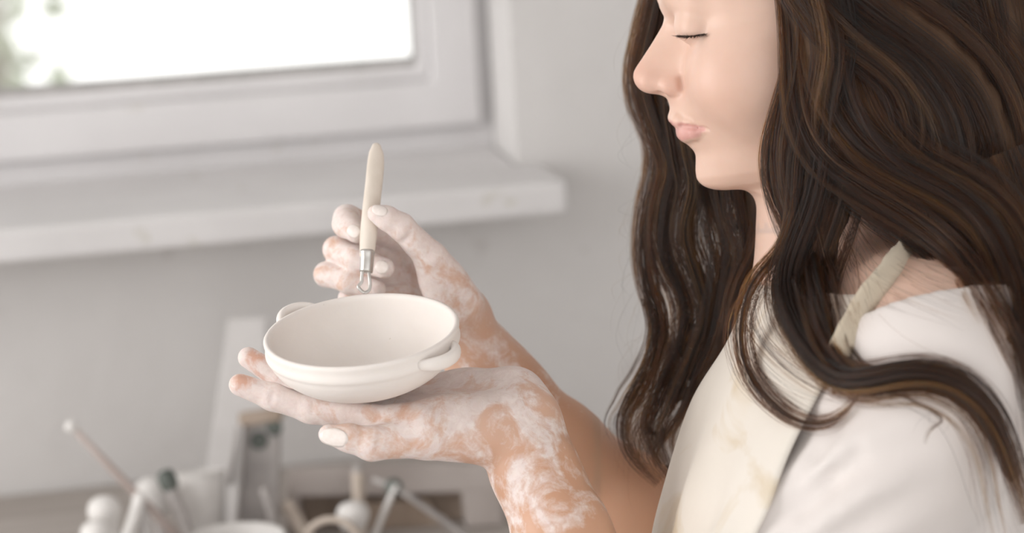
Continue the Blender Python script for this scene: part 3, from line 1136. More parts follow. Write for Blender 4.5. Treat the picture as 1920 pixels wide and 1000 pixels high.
# ================================================================== CLOTHES
def cloth_mat(name, c1, c2, stain=None, sc=1300):
    m, nt, b = new_mat(name)
    n1 = noise(nt, 9, 4)
    c = ramp(nt, n1.outputs['Fac'], [(0.3, c1), (0.7, c2)]).outputs['Color']
    if stain:
        n2 = noise(nt, 15, 4, dist=0.8)
        st = ramp(nt, n2.outputs['Fac'], [(0.56, (0, 0, 0)), (0.72, (1, 1, 1))])
        c = mix_rgb(nt, math_n(nt, 'MULTIPLY', st.outputs['Color'], 0.6), c, stain)
    nt.links.new(c, b.inputs['Base Color'])
    b.inputs['Roughness'].default_value = 0.9
    b.inputs['Sheen Weight'].default_value = 0.15
    wv = noise(nt, sc, 2)
    bump(nt, b, wv.outputs['Fac'], 0.25, 0.0004)
    return m


M_shirt = cloth_mat('cream_cotton', (0.70, 0.65, 0.625), (0.75, 0.70, 0.675))
M_apron = cloth_mat('stained_canvas', (0.69, 0.64, 0.565), (0.75, 0.70, 0.635), (0.56, 0.43, 0.25))
M_strap = cloth_mat('worn_canvas_strap', (0.55, 0.47, 0.36), (0.66, 0.59, 0.48), (0.45, 0.36, 0.22))

shirt = Field((0.08, -0.40, 1.39), (0.50, 0.06, 1.95), 0.0035)
torso_parts(shirt, 0.006, neck=False)
shirt.cone(C(1640, 560, 1.67), C(1660, 640, 1.67), 0.058, 0.066, 0.03)
shirt.cone(LSH, LSH + (LEL - LSH) * 0.75, 0.060, 0.058, 0.04)
shirt.cone(RSH, RSH + (REL - RSH) * 0.75, 0.058, 0.052, 0.04)
sl, g = shirt.sub((-1, -1, -1), (1, 1, 3))
gx, gy, gz = np.broadcast_arrays(*g)
# folds running up from the arm pit across the sleeve
fa = C(1530, 930, 1.50)
sx_, sy_ = gx - fa[0], gy - fa[1]
al_, ac_ = 0.80 * sx_ + 0.60 * sy_, -0.60 * sx_ + 0.80 * sy_
fold = 0.0042 * np.sin(2 * math.pi * (ac_ + 0.25 * al_ * al_ / 0.1) / 0.030) * np.exp(-(al_ / 0.050) ** 2 - (ac_ / 0.055) ** 2)
fold += 0.0020 * np.sin(38 * gx + 55 * gy + 20 * gz) * np.sin(21 * gx - 17 * gy + 1.0)
shirt.f += fold.astype(np.float32)
del gx, gy, gz, sx_, sy_, al_, ac_, fold
# neck opening, sleeve ends and hem
shirt.ell(C(1640, 478, 1.665), (0.130, 0.073, 0.205), rot_from((0.95, 0.31, 0), (-0.31, 0.95, 0)), 0.004, 'sub')
for a_, b_, r_ in (((1486, 900), (1572, 796), 0.0016), ((1505, 960), (1610, 850), 0.0012)):
    qa, _ = depth_at(shirt, *a_); qb, _ = depth_at(shirt, *b_)
    if qa is not None and qb is not None:
        qm, _ = depth_at(shirt, (a_[0] + b_[0]) / 2, (a_[1] + b_[1]) / 2)
        shirt.chain([qa, qm, qb], [r_, r_ * 1.3, r_ * 0.6], 0.011, 'sub')
Vs, Fs = shirt.mesh(2)
shirt_o = mesh_obj('shirt', toW(Vs), Fs, M_shirt, person, fix=True)


APR = None


def surf(px, py, off, dmax=1.66):
    q, n_ = depth_at(shirt, px, py)
    q2, _ = depth_at(body, px, py)
    ds = [x[2] for x in (q, q2) if x is not None and x[2] < 1.80]
    if APR is not None:
        dd_ = (APR[:, 0] - px) ** 2 + (APR[:, 1] - py) ** 2
        k = int(np.argmin(dd_))
        if dd_[k] < 200:
            ds.append(APR[k, 2])
    return (min(ds) if ds else dmax) - off


# bib of the apron
sil = [(1404, 531), (1366, 630), (1296, 762), (1258, 868), (1241, 945), (1230, 1005), (1216, 1120), (1205, 1300)]
edge = [(1617, 558), (1566, 672), (1522, 765), (1476, 870), (1443, 945), (1412, 1005), (1370, 1120), (1330, 1300)]
rows = []
for k, (a, b_) in enumerate(zip(sil, edge)):
    dn = surf(b_[0], b_[1], 0.006)
    dn = min(dn, 1.60)
    mid = ((a[0] * 0.62 + b_[0] * 0.38), (a[1] * 0.62 + b_[1] * 0.38))
    m2 = ((a[0] * 0.25 + b_[0] * 0.75), (a[1] * 0.25 + b_[1] * 0.75))
    q1 = (a[0] * 0.88 + b_[0] * 0.12, a[1] * 0.88 + b_[1] * 0.12)
    dm = min(surf(mid[0], mid[1], 0.007), 0.35 * 1.66 + 0.65 * dn)
    dm2 = min(surf(m2[0], m2[1], 0.007), 0.1 * 1.66 + 0.9 * dn)
    rows.append([C(b_[0] - 30, b_[1], 1.775), C(mid[0], mid[1], 1.745), C(a[0], a[1], 1.672), C(q1[0], q1[1], min(1.632, 0.5 * (1.67 + dm))), C(mid[0], mid[1], dm), C(m2[0], m2[1], dm2), C(b_[0], b_[1], dn)])
rows = np.array(rows)
cols = np.array([catmull(rows[:, j], 90) for j in range(rows.shape[1])])          # cols x 90
G = np.array([catmull(cols[:, i], 70) for i in range(90)])                        # 90 x 70
du = np.gradient(G, axis=0); dv = np.gradient(G, axis=1)
nn_ = np.cross(du, dv); nn_ /= np.linalg.norm(nn_, axis=2)[:, :, None] + 1e-12
if nn_[45, 50, 2] > 0:
    nn_ = -nn_
a_, b_ = np.meshgrid(np.linspace(0, 1, 90), np.linspace(0, 1, 70), indexing='ij')
disp = 0.0022 * np.sin(26 * b_ + 5 * a_) * np.clip(a_ * 1.8 - 0.2, 0, 1) + 0.0012 * np.sin(55 * b_ - 9 * a_ + 1) * np.clip(a_ * 2 - 0.5, 0, 1) + 0.0012 * np.sin(17 * a_ + 7 * b_) + 0.0016 * np.exp(-((b_ - 0.985) / 0.02) ** 2)
G = G + nn_ * disp[:, :, None]
g_ = G[:, 25:].reshape(-1, 3)
APR = np.stack([960 + g_[:, 0] / g_[:, 2] * FPX, 500 - g_[:, 1] / g_[:, 2] * FPX, g_[:, 2]], -1)
Fg = np.array([[i * 70 + j, i * 70 + j + 1, (i + 1) * 70 + j + 1, (i + 1) * 70 + j] for i in range(89) for j in range(69)])
apron = mesh_obj('apron', toW(G.reshape(-1, 3)), Fg, M_apron, person)
m = apron.modifiers.new('solid', 'SOLIDIFY'); m.thickness = 0.0016; m.offset = 1


def ribbon(name, pts, width, mat, parent, thick=0.0014, n=60, face=None):
    p = catmull(pts, n)
    t = np.gradient(p, axis=0); t /= np.linalg.norm(t, axis=1)[:, None]
    fc = np.array([0, 0, -1.0]) if face is None else face
    s_ = np.cross(t, fc); s_ /= np.linalg.norm(s_, axis=1)[:, None]
    ww = np.broadcast_to(width, (n,))
    V_ = []
    for i in range(n):
        wob = 1 + 0.05 * math.sin(i * 0.9) + 0.04 * math.sin(i * 2.3)
        for x in (-1, -0.5, 0, 0.5, 1):
            V_.append(p[i] + s_[i] * x * ww[i] / 2 * wob + np.array([0, 0, -0.0006 * (1 - x * x)]))
    F_ = [[i * 5 + j, i * 5 + j + 1, (i + 1) * 5 + j + 1, (i + 1) * 5 + j] for i in range(n - 1) for j in range(4)]
    o = mesh_obj(name, toW(np.array(V_)), F_, mat, parent)
    m = o.modifiers.new('solid', 'SOLIDIFY'); m.thickness = thick; m.offset = 0
    return o


st_px = [(1572, 662), (1612, 580), (1660, 516), (1712, 455), (1752, 415), (1790, 380)]
APR_keep, APR = APR, None
ribbon('apron_strap', [C(x, y, surf(x, y, 0.0125)) for x, y in st_px] + [C(1805, 350, 1.64), C(1800, 340, 1.70)], 0.0145, M_strap, apron)
APR = APR_keep


# ================================================================== HAIR
M_hair, nt, b = new_mat('brown_hair')
nt.nodes.remove(b)
hb = nt.nodes.new('ShaderNodeBsdfHairPrincipled')
hb.model = 'CHIANG'
hb.parametrization = 'MELANIN'
hb.inputs['Melanin Redness'].default_value = 0.64
hb.inputs['Roughness'].default_value = 0.34
hb.inputs['Radial Roughness'].default_value = 0.45
hb.inputs['Coat'].default_value = 0.0
hb.inputs['Random Color'].default_value = 0.35
hb.inputs['Random Roughness'].default_value = 0.2
ta = nt.nodes.new('ShaderNodeAttribute'); ta.attribute_name = 'tone'
nt.links.new(ta.outputs['Fac'], hb.inputs['Melanin'])
hi_ = nt.nodes.new('ShaderNodeHairInfo')
nt.links.new(hi_.outputs['Random'], hb.inputs['Random'])
nt.links.new(hb.outputs[0], nt.nodes['Material Output'].inputs['Surface'])

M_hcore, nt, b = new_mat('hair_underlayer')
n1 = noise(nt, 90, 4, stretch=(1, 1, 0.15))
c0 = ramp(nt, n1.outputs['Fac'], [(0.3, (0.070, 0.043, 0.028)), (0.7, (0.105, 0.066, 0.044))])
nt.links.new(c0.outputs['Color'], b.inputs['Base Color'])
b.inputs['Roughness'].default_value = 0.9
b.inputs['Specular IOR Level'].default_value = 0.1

STR_P, STR_R, STR_N, STR_T = [], [], [], []
CORE = []


def lock(pts, n, r, wave=1.0, core=True, flat=0.7, rad=0.07, M=34, stray=0.06, snap=None, coref=0.5, tip=0.25, spread=1.3, dens=1.7, tone=0.75, cl=22):
    """pts (px, py, depth); r half widths in mm along the lock; n hairs, gathered in small strands"""
    c = np.array([C(*p) for p in pts])
    path = catmull(c, M)
    if snap:
        for i in range(M):
            z = path[i]
            px, py = 960 + z[0] / z[2] * FPX, 500 - z[1] / z[2] * FPX
            if py > snap:
                rr = np.interp(i / (M - 1), np.linspace(0, 1, len(r)), r) * mm
                dm_ = surf(px, py, rr * 0.8 + 0.003, 9.0)
                if dm_ < z[2]:
                    path[i] = z * (dm_ / z[2])
        k_ = np.array([1, 2, 3, 2, 1]) / 9.0
        for q in range(2):
            sm_ = np.stack([np.convolve(np.pad(path[:, a], 2, mode='edge'), k_, mode='valid') for a in range(3)], -1)
            path[1:-1] = sm_[1:-1]
    t, nn, bb = frames(path, (0, 0, -1.0))
    tt = np.linspace(0, 1, M)
    R_ = np.interp(tt, np.linspace(0, 1, len(r)), r) * mm * (spread if n > 1 else 1)
    L = np.linalg.norm(np.diff(path, axis=0), axis=1).sum()
    n = max(1, int(n * dens)) if n > 1 else 1
    ns = max(1, n // cl)
    sr, st_ = np.sqrt(rng.uniform(0, 1, ns)), rng.uniform(0, 6.283, ns)
    sA = rng.uniform(6, 16, (ns, 2)) * L
    sP = rng.uniform(0, 6.283, (ns, 3))
    sW = wave * rng.uniform(0.4, 1.3, ns) * 0.0016
    sub = rng.integers(0, ns, n)
    rho, th = np.sqrt(rng.uniform(0, 1, n)) * rng.uniform(0.10, 0.40, n), rng.uniform(0, 6.283, n)
    ph = rng.uniform(0, 6.283, (n, 4))
    amp = wave * np.where(rng.uniform(size=n) > stray, 0.00045, 0.0035)
    f1, f2 = rng.uniform(10, 24, n) * L, rng.uniform(26, 55, n) * L
    T = tt[None, :]
    mig = 1 + 0.3 * np.sin(rng.uniform(2, 7, (ns, 1)) * T + sP[:, 2:3])
    c1 = (sr * np.cos(st_) * flat)[:, None] * R_[None] * mig + (sW[:, None] * np.sin(sA[:, :1] * T + sP[:, :1])) * (0.25 + T)
    c2 = (sr * np.sin(st_))[:, None] * R_[None] * mig + (sW[:, None] * np.sin(sA[:, 1:] * T + sP[:, 1:2])) * (0.25 + T)
    taper = 1 - 0.55 * T
    q1 = c1[sub] + (rho * np.cos(th) * flat)[:, None] * R_[None] * taper + amp[:, None] * (np.sin(f1[:, None] * T + ph[:, :1]) + 0.4 * np.sin(f2[:, None] * T + ph[:, 1:2])) * (0.3 + T)
    q2 = c2[sub] + (rho * np.sin(th))[:, None] * R_[None] * taper + amp[:, None] * (np.sin(f1[:, None] * T + ph[:, 2:3]) + 0.4 * np.sin(f2[:, None] * T + ph[:, 3:4])) * (0.3 + T)
    Pn = path[None] + nn[None] * q1[:, :, None] + bb[None] * q2[:, :, None]
    stone = np.clip(tone + 0.09 + rng.normal(0, 0.15, ns), 0.46, 0.98)
    for i in range(n):
        m_ = M if rng.uniform() < 0.3 else int(M * rng.uniform(0.72, 1.0))
        STR_T.append(stone[sub[i]] + rng.normal(0, 0.03))
        STR_P.append(Pn[i, :m_])
        a = np.linspace(0, 1, m_)
        STR_R.append(rad * mm * rng.uniform(0.7, 1.25) * np.where(a > 0.85, 1 - (1 - tip) * (a - 0.85) / 0.15, 1.0))
        STR_N.append(m_)
    if core:
        CORE.append((path, R_ * coref * np.clip(np.minimum(tt * 8, (1 - tt) * 5), 0.05, 1)))


# --- far side of the head (beyond the face)
lock([(1330, -200, 1.700), (1240, -60, 1.735), (1217, 20, 1.745), (1204, 90, 1.75), (1196, 140, 1.75), (1204, 195, 1.752), (1230, 250, 1.752), (1236, 310, 1.752), (1222, 380, 1.752), (1212, 450, 1.752), (1218, 530, 1.75), (1238, 600, 1.748), (1226, 680, 1.742), (1192, 745, 1.736), (1172, 800, 1.73), (1186, 855, 1.726), (1236, 905, 1.72)], 420, (9, 7, 8, 8, 8, 7, 6, 5, 3), 1.0, coref=0.25, dens=1.25, cl=15)
lock([(1330, -200, 1.700), (1250, -40, 1.730), (1230, 50, 1.742), (1215, 140, 1.745), (1240, 235, 1.745), (1266, 310, 1.745), (1250, 400, 1.745), (1248, 480, 1.745), (1285, 560, 1.742), (1280, 650, 1.738), (1235, 735, 1.732), (1212, 800, 1.726), (1238, 865, 1.72), (1262, 900, 1.715)], 520, (9, 7, 9, 10, 11, 10, 9, 7, 4), coref=0.25, dens=1.25, cl=15)
lock([(1300, 60, 1.735), (1275, 170, 1.738), (1290, 270, 1.738), (1305, 350, 1.738), (1290, 440, 1.738), (1312, 520, 1.738), (1330, 590, 1.735), (1300, 680, 1.73), (1262, 760, 1.724), (1242, 830, 1.72), (1262, 890, 1.715)], 520, (10, 11, 12, 12, 11, 9, 5), coref=0.25, dens=1.25, cl=15)
lock([(1340, 120, 1.735), (1330, 280, 1.736), (1350, 390, 1.735), (1365, 480, 1.732), (1352, 570, 1.73), (1335, 650, 1.727), (1300, 730, 1.72), (1275, 800, 1.715)], 460, (12, 14, 14, 12, 10, 5), coref=0.25, dens=1.25, cl=15)
lock([(1400, 150, 1.73), (1385, 300, 1.728), (1395, 400, 1.722), (1410, 480, 1.715), (1385, 560, 1.712), (1360, 640, 1.712), (1320, 720, 1.71)], 420, (14, 16, 15, 11, 7, 4), coref=0.25, dens=1.25, cl=15)
lock([(1450, 250, 1.725), (1440, 380, 1.72), (1425, 470, 1.71), (1388, 545, 1.703), (1372, 600, 1.70), (1378, 650, 1.70)], 300, (14, 15, 12, 8, 4), coref=0.25, dens=1.25, cl=15)
lock([(1210, 560, 1.748), (1222, 620, 1.745), (1200, 700, 1.742), (1168, 760, 1.738), (1150, 800, 1.735), (1165, 830, 1.732)], 60, (5, 6, 7, 4), 1.6, core=False, coref=0.25, dens=1.25, cl=15)
lock([(1235, 600, 1.745), (1250, 680, 1.742), (1225, 760, 1.735), (1190, 820, 1.73), (1205, 880, 1.725)], 110, (5, 7, 6, 3), 1.3, core=False, coref=0.25, dens=1.25, cl=15)
lock([(1260, 640, 1.74), (1290, 720, 1.735), (1245, 800, 1.728), (1215, 850, 1.722), (1240, 910, 1.716)], 130, (5, 8, 6, 3), 1.3, core=False, coref=0.25, dens=1.25, cl=15)

# --- dark mass behind the neck
for x0, d_, yb in ((1500, 1.66, 470), (1560, 1.63, 440), (1620, 1.62, 420), (1690, 1.63, 430), (1750, 1.66, 460), (1800, 1.68, 500)):
    lock([(x0 + 20, 120, d_ - 0.01), (x0 + 30, 260, d_), (x0 + 30, yb - 60, d_), (x0 + 20, yb, d_)], 170, (24, 24, 20, 10), core=True, coref=0.7)

# --- near side: curtain beside the cheek, then over the shoulder
lock([(1380, -200, 1.600), (1490, -60, 1.582), (1515, 40, 1.577), (1508, 130, 1.575), (1480, 220, 1.574), (1453, 300, 1.573), (1462, 370, 1.571), (1500, 440, 1.565), (1485, 510, 1.556), (1462, 565, 1.55)], 420, (7, 7, 8, 9, 8, 6, 3), 0.9, snap=460)
lock([(1400, -205, 1.595), (1500, -50, 1.577), (1520, 60, 1.572), (1508, 180, 1.569), (1478, 290, 1.567), (1490, 390, 1.562), (1530, 470, 1.555), (1540, 560, 1.548), (1560, 650, 1.54), (1585, 715, 1.525)], 480, (9, 10, 11, 12, 11, 9, 6), 1.0, snap=460)
lock([(1420, -205, 1.595), (1530, -40, 1.572), (1560, 80, 1.567), (1550, 200, 1.563), (1520, 310, 1.56), (1520, 400, 1.556), (1500, 470, 1.55), (1460, 520, 1.546), (1452, 570, 1.542), (1485, 625, 1.535), (1530, 680, 1.52)], 420, (10, 11, 12, 12, 10, 7, 5), 1.0, snap=460)
# the big lock lying on the shoulder
lock([(1545, 300, 1.556), (1530, 400, 1.552), (1490, 480, 1.548), (1470, 545, 1.543), (1495, 615, 1.535), (1540, 685, 1.52), (1590, 722, 1.50), (1660, 710, 1.475), (1740, 692, 1.455), (1815, 718, 1.443), (1866, 785, 1.437), (1896, 870, 1.435), (1930, 980, 1.43)], 620, (10, 10, 9, 9, 10, 10, 10, 9, 7), 0.8, snap=560)
lock([(1600, 330, 1.552), (1575, 430, 1.55), (1535, 520, 1.545), (1530, 590, 1.54), (1560, 660, 1.53), (1605, 715, 1.51), (1680, 715, 1.48), (1760, 705, 1.46), (1830, 745, 1.445), (1872, 810, 1.44), (1900, 900, 1.43)], 260, (9, 9, 8, 7, 7, 6, 4), 0.9, snap=560)
# thin curls on the bib
lock([(1500, 380, 1.558), (1470, 470, 1.552), (1418, 520, 1.548), (1396, 580, 1.546), (1392, 650, 1.544), (1414, 718, 1.54), (1465, 772, 1.535), (1525, 803, 1.53), (1575, 785, 1.52), (1610, 740, 1.50)], 110, (6, 5.5, 4.5, 4, 3, 2), 0.9, core=False, snap=520, cl=9)
lock([(1470, 470, 1.552), (1410, 545, 1.547), (1420, 620, 1.545), (1470, 680, 1.54), (1530, 720, 1.53), (1590, 745, 1.51)], 34, (4, 7, 8, 7, 5), 1.3, core=False, snap=520, cl=3)
lock([(1425, 530, 1.548), (1390, 600, 1.546), (1410, 700, 1.543), (1480, 770, 1.535), (1540, 800, 1.525)], 30, (4, 8, 9, 6), 1.3, core=False, snap=520, cl=3)
lock([(1560, 730, 1.51), (1640, 745, 1.48), (1730, 735, 1.455), (1810, 775, 1.445), (1850, 850, 1.437), (1865, 950, 1.433), (1880, 1020, 1.43)], 44, (4, 7, 8, 10, 12), 1.6, core=False, snap=520, cl=3)
lock([(1600, 720, 1.49), (1700, 740, 1.46), (1770, 790, 1.45), (1745, 800, 1.45), (1735, 830, 1.448)], 14, (3, 5, 6, 4), 1.4, core=False, snap=520)

# --- sweep from the temple to the back
lock([(1440, -200, 1.592), (1500, 0, 1.568), (1560, 70, 1.560), (1630, 110, 1.553), (1690, 170, 1.549), (1712, 250, 1.548), (1700, 340, 1.55), (1690, 400, 1.55)], 420, (9, 10, 12, 12, 11, 8), 1.2)
lock([(1450, -200, 1.592), (1540, -20, 1.566), (1620, 60, 1.556), (1710, 130, 1.55), (1770, 220, 1.55), (1790, 320, 1.552), (1780, 420, 1.55)], 420, (9, 11, 13, 14, 12, 9), 1.2)
lock([(1460, -205, 1.592), (1580, -60, 1.566), (1680, 20, 1.556), (1770, 90, 1.555), (1840, 170, 1.56), (1880, 270, 1.565), (1890, 400, 1.565)], 420, (9, 12, 14, 15, 14, 10), 1.2)
lock([(1500, -210, 1.595), (1640, -90, 1.572), (1760, -10, 1.566), (1850, 60, 1.572), (1920, 160, 1.58), (1950, 300, 1.585), (1950, 480, 1.585)], 420, (9, 13, 16, 17, 16, 12), 1.2)
for k in range(9):
    x0 = 1530 + 48 * k
    lock([(1450 + 22 * k, -215, 1.60), (x0 - 20, -40, 1.572), (x0 + 8, 100, 1.562 + 0.003 * k), (x0 + rng.uniform(-14, 14), 220, 1.562 + 0.003 * k), (x0 + rng.uniform(-10, 20), 320, 1.562), (x0 + 30, 400 + 8 * k, 1.56)], 260, (11, 15, 17, 17, 14, 8), 1.5)
# bands falling back over the shoulder
lock([(1420, -200, 1.60), (1480, -20, 1.580), (1492, 130, 1.570), (1500, 240, 1.561), (1545, 320, 1.553), (1610, 355, 1.545), (1690, 405, 1.535), (1760, 450, 1.525), (1815, 510, 1.51), (1860, 580, 1.50), (1900, 660, 1.49), (1940, 740, 1.48)], 380, (5, 6, 7, 8, 10, 11, 10, 9, 7), 1.1, snap=520)
lock([(1440, -200, 1.60), (1520, 20, 1.575), (1550, 190, 1.559), (1620, 295, 1.548), (1720, 345, 1.54), (1800, 380, 1.535), (1855, 440, 1.525), (1890, 520, 1.515), (1920, 620, 1.505), (1945, 720, 1.49)], 420, (6, 8, 9, 10, 12, 13, 12, 10, 8), 1.1, snap=520)
lock([(1480, -200, 1.60), (1590, 20, 1.568), (1640, 220, 1.554), (1740, 325, 1.545), (1830, 360, 1.54), (1890, 420, 1.535), (1930, 520, 1.525), (1960, 640, 1.51)], 360, (6, 9, 12, 15, 14, 12, 9), 1.1, snap=520)
lock([(1560, 330, 1.552), (1640, 390, 1.543), (1720, 430, 1.535), (1780, 470, 1.525), (1830, 530, 1.512), (1868, 600, 1.50)], 160, (5, 8, 9, 8, 6), 1.3, core=False, snap=520)
lock([(1850, 300, 1.56), (1900, 420, 1.555), (1925, 560, 1.54), (1945, 700, 1.52), (1960, 850, 1.50)], 300, (18, 18, 16, 14, 10), 1.1, snap=520)
# loose hairs in front of the chest and collar
lock([(1560, 340, 1.555), (1620, 450, 1.545), (1680, 520, 1.535), (1760, 560, 1.52), (1820, 580, 1.51)], 26, (8, 14, 20, 24), 2.2, core=False, snap=520, cl=1)
lock([(1520, 360, 1.556), (1540, 460, 1.55), (1560, 540, 1.545), (1600, 620, 1.535)], 60, (8, 14, 16, 14), 2.0, core=False, snap=520, cl=2)
# crown and back of the head (above the picture)
def Hinv(u, v, w):
    X, Y = -(u * math.cos(AL) + v * math.sin(AL)), -u * math.sin(AL) + v * math.cos(AL) - w * TILT
    x, y, d_ = HO[0] + X / 1000, HO[1] + Y / 1000, HD - w / 1000
    return (960 + x / d_ * FPX, 500 - y / d_ * FPX, d_)


for u0 in np.arange(-126, 16, 10.0):
    sc = math.sqrt(max(1 - ((u0 + 40) / 104) ** 2, 0.12))
    for sg in (-1, 1):
        pts = []
        for ph_ in (2, 25, 50, 75, 95):
            a = math.radians(ph_)
            pts.append(Hinv(u0 - (10 + max(0, u0 + 60) * 0.75) * math.sin(a) ** 1.3 - (0 if u0 > -60 else 14 * math.sin(a)), 62 + 103 * sc * math.cos(a), sg * 84 * max(sc, 0.5) * math.sin(a)))
        if u0 < -50 or sg < 0:
            pts.append(Hinv(u0 - 26, 5, sg * 80 * max(sc, 0.5)))
            pts.append(Hinv(u0 - 30, -60, sg * 72 * max(sc, 0.5)))
        lock(pts, 200, (10, 13, 14, 14, 14, 12, 9), 1.1, coref=0.6)
for w0 in (-60, -40, -20, 0, 20, 40, 60):
    lock([Hinv(-60, 150 - abs(w0) * 0.35, w0), Hinv(-115, 115, w0), Hinv(-146, 60, w0), Hinv(-152, 0, w0 * 1.1), Hinv(-146, -60, w0 * 1.2), Hinv(-150, -120, w0 * 1.2), Hinv(-145, -180, w0 * 1.1)], 260, (8, 15, 17, 17, 16, 14, 9), 1.2, coref=0.6)
# fly-away hairs round the outline
for k in range(70):
    y = rng.uniform(-20, 780)
    x = np.interp(y, [0, 140, 250, 400, 540, 620, 700, 800], [1215, 1190, 1215, 1205, 1205, 1225, 1210, 1170]) + rng.uniform(0, 25)
    dx, dy = rng.uniform(-75, -5), rng.uniform(30, 140)
    lock([(x, y, 1.75), (x + dx * 0.6, y + dy * 0.45, 1.75), (x + dx, y + dy, 1.748), (x + dx * rng.uniform(0.2, 1.0), y + dy * 1.6, 1.748)], 1, (0, 0), 1.0, core=False, rad=0.03, M=20)
for k in range(60):
    x = rng.uniform(1250, 1440); y = rng.uniform(380, 620)
    lock([(x, y, 1.70), (x + rng.uniform(-50, 50), y + 50, 1.695), (x + rng.uniform(-70, 70), y + 110, 1.69)], 1, (0, 0), 1.0, core=False, rad=0.035, M=20)

SP = toW(np.vstack(STR_P)) - BASE
hc = bpy.data.hair_curves.new('hair')
hc.add_curves([int(x) for x in STR_N])
hc.attributes['position'].data.foreach_set('vector', SP.astype(np.float32).ravel())
ra = hc.attributes.get('radius') or hc.attributes.new('radius', 'FLOAT', 'POINT')
ra.data.foreach_set('value', np.concatenate(STR_R).astype(np.float32))
tn = hc.attributes.new('tone', 'FLOAT', 'CURVE')
tn.data.foreach_set('value', np.array(STR_T, dtype=np.float32))
hc.materials.append(M_hair)
hair_o = bpy.data.objects.new('hair', hc)
COL.objects.link(hair_o)
hair_o.parent = person
hair_o['label'] = 'long wavy dark brown hair'

# the dense inside of the hair, and the cap over the skull
capf = Field((0.05, 0.02, 1.55), (0.40, 0.33, 1.77), 0.004)
hs, hgg = capf.sub((-9, -9, -9), (9, 9, 9))
capf.f[hs] = head_sdf(hgg) - 0.006
u_, v_, w_ = head_local(hgg)
u_, v_, w_ = np.broadcast_arrays(u_, v_, w_)
hl = np.interp(v_, [-70, 0, 40, 70, 95, 120, 160], [-34, -32, -30, -26, 0, 30, 60])
capf.f[:] = np.maximum(capf.f, (u_ - hl) * 0.001)
capf.f[:] = np.maximum(capf.f, (-45 - v_) * 0.001)
Vc, Fc = capf.mesh(2)
Fc = [list(map(int, f)) for f in Fc]
und = Field((0.05, -0.16, 1.42), (0.42, 0.34, 1.80), 0.0045)
for path, rad_ in CORE:
    push = np.array([0, 0, 0.009]) if path[:, 2].mean() < 1.62 else np.array([0.0, 0, 0.005])
    pp, rr_ = path[::3] + push, rad_[::3]
    und.chain(list(pp), list(rr_), 0.010)
Vu, Fu = und.mesh(2)
mesh_obj('hair_underlayer', *merge((toW(Vc), Fc), (toW(Vu), [list(map(int, f)) for f in Fu])), M_hcore, hair_o, origin=BASE)

# lashes and brow
M_lash, nt, b = new_mat('lash_and_brow')
b.inputs['Base Color'].default_value = (0.035, 0.022, 0.018, 1)
b.inputs['Roughness'].default_value = 0.5


def hair_set(name, strands, radii, parent, mat):
    cu = bpy.data.hair_curves.new(name)
    cu.add_curves([len(x) for x in strands])
    cu.attributes['position'].data.foreach_set('vector', (toW(np.vstack(strands)) - BASE).astype(np.float32).ravel())
    r_ = cu.attributes.get('radius') or cu.attributes.new('radius', 'FLOAT', 'POINT')
    r_.data.foreach_set('value', np.concatenate(radii).astype(np.float32))
    cu.materials.append(mat)
    o = bpy.data.objects.new(name, cu)
    COL.objects.link(o)
    o.parent = parent
    return o


ls, lr = [], []
for k in range(230):
    t = rng.uniform(0, 1)
    t = t ** 0.8
    x = 1270 + 49 * t; y = 65.5 + 3.0 * math.sin(math.pi * t) - 4 * t * t + rng.uniform(-0.5, 1.0)
    q, n_ = depth_at(hd_f, x, y)
    if q is None:
        continue
    dirn = np.array([-0.75 + 0.95 * t, -0.42 - 0.1 * t, -0.55 - 0.2 * t]) + rng.normal(size=3) * 0.12
    dirn /= np.linalg.norm(dirn)
    L = rng.uniform(5.5, 8.0) * mm
    a = np.linspace(0, 1, 8)[:, None]
    p = q + n_ * -0.0006 + dirn * L * a + np.array([0, 1, 0]) * (L * 0.32) * a ** 2.2
    ls.append(p); lr.append(0.11 * mm * np.linspace(1, 0.25, 8))
hair_set('eyelashes', ls, lr, person, M_lash)
ls, lr = [], []
for k in range(260):
    t = rng.uniform(0, 1); w0 = rng.uniform(-1, 1)
    x = 1258 + 105 * t; y = -14 - 16 * math.sin(math.pi * min(t * 0.9 + 0.1, 1)) + 7 * w0 * (1 - 0.6 * t)
    q, n_ = depth_at(hd_f, x, y)
    if q is None:
        continue
    dirn = np.array([0.9, 0.35 - 0.6 * t - 0.3 * w0, 0.0]); dirn -= n_ * np.dot(n_, dirn); dirn /= np.linalg.norm(dirn)
    a = np.linspace(0, 1, 6)[:, None]
    p = q + dirn * 0.007 * a + n_ * (0.0012 * np.sin(a * 2.4))
    ls.append(p); lr.append(0.06 * mm * np.linspace(1, 0.3, 6))
hair_set('eyebrow', ls, lr, person, M_lash)


# ================================================================== CLUTTER ON THE BENCH
ZB = P(400, 1120, 2.28)[2]
M_bench = mat_noise('grey_bench_wood', (0.36, 0.32, 0.29), (0.48, 0.44, 0.41), 14, 0.8, 0.2, 0.002, stretch=(0.2, 3, 3))
M_white = mat_noise('dusty_white', (0.70, 0.68, 0.66), (0.80, 0.78, 0.76), 30, 0.6, 0.1, 0.001)
M_grey = mat_noise('dusty_grey', (0.36, 0.335, 0.325), (0.50, 0.47, 0.455), 25, 0.6, 0.2, 0.001)
M_pink = mat_noise('dusty_pinkish_wood', (0.44, 0.36, 0.33), (0.54, 0.46, 0.43), 25, 0.7, 0.1, 0.001)
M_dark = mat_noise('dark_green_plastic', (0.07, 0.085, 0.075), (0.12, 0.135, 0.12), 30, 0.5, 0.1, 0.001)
M_brown = mat_noise('warm_brown_wood', (0.28, 0.21, 0.16), (0.40, 0.32, 0.26), 20, 0.7, 0.2, 0.001, stretch=(1, 1, 0.2))
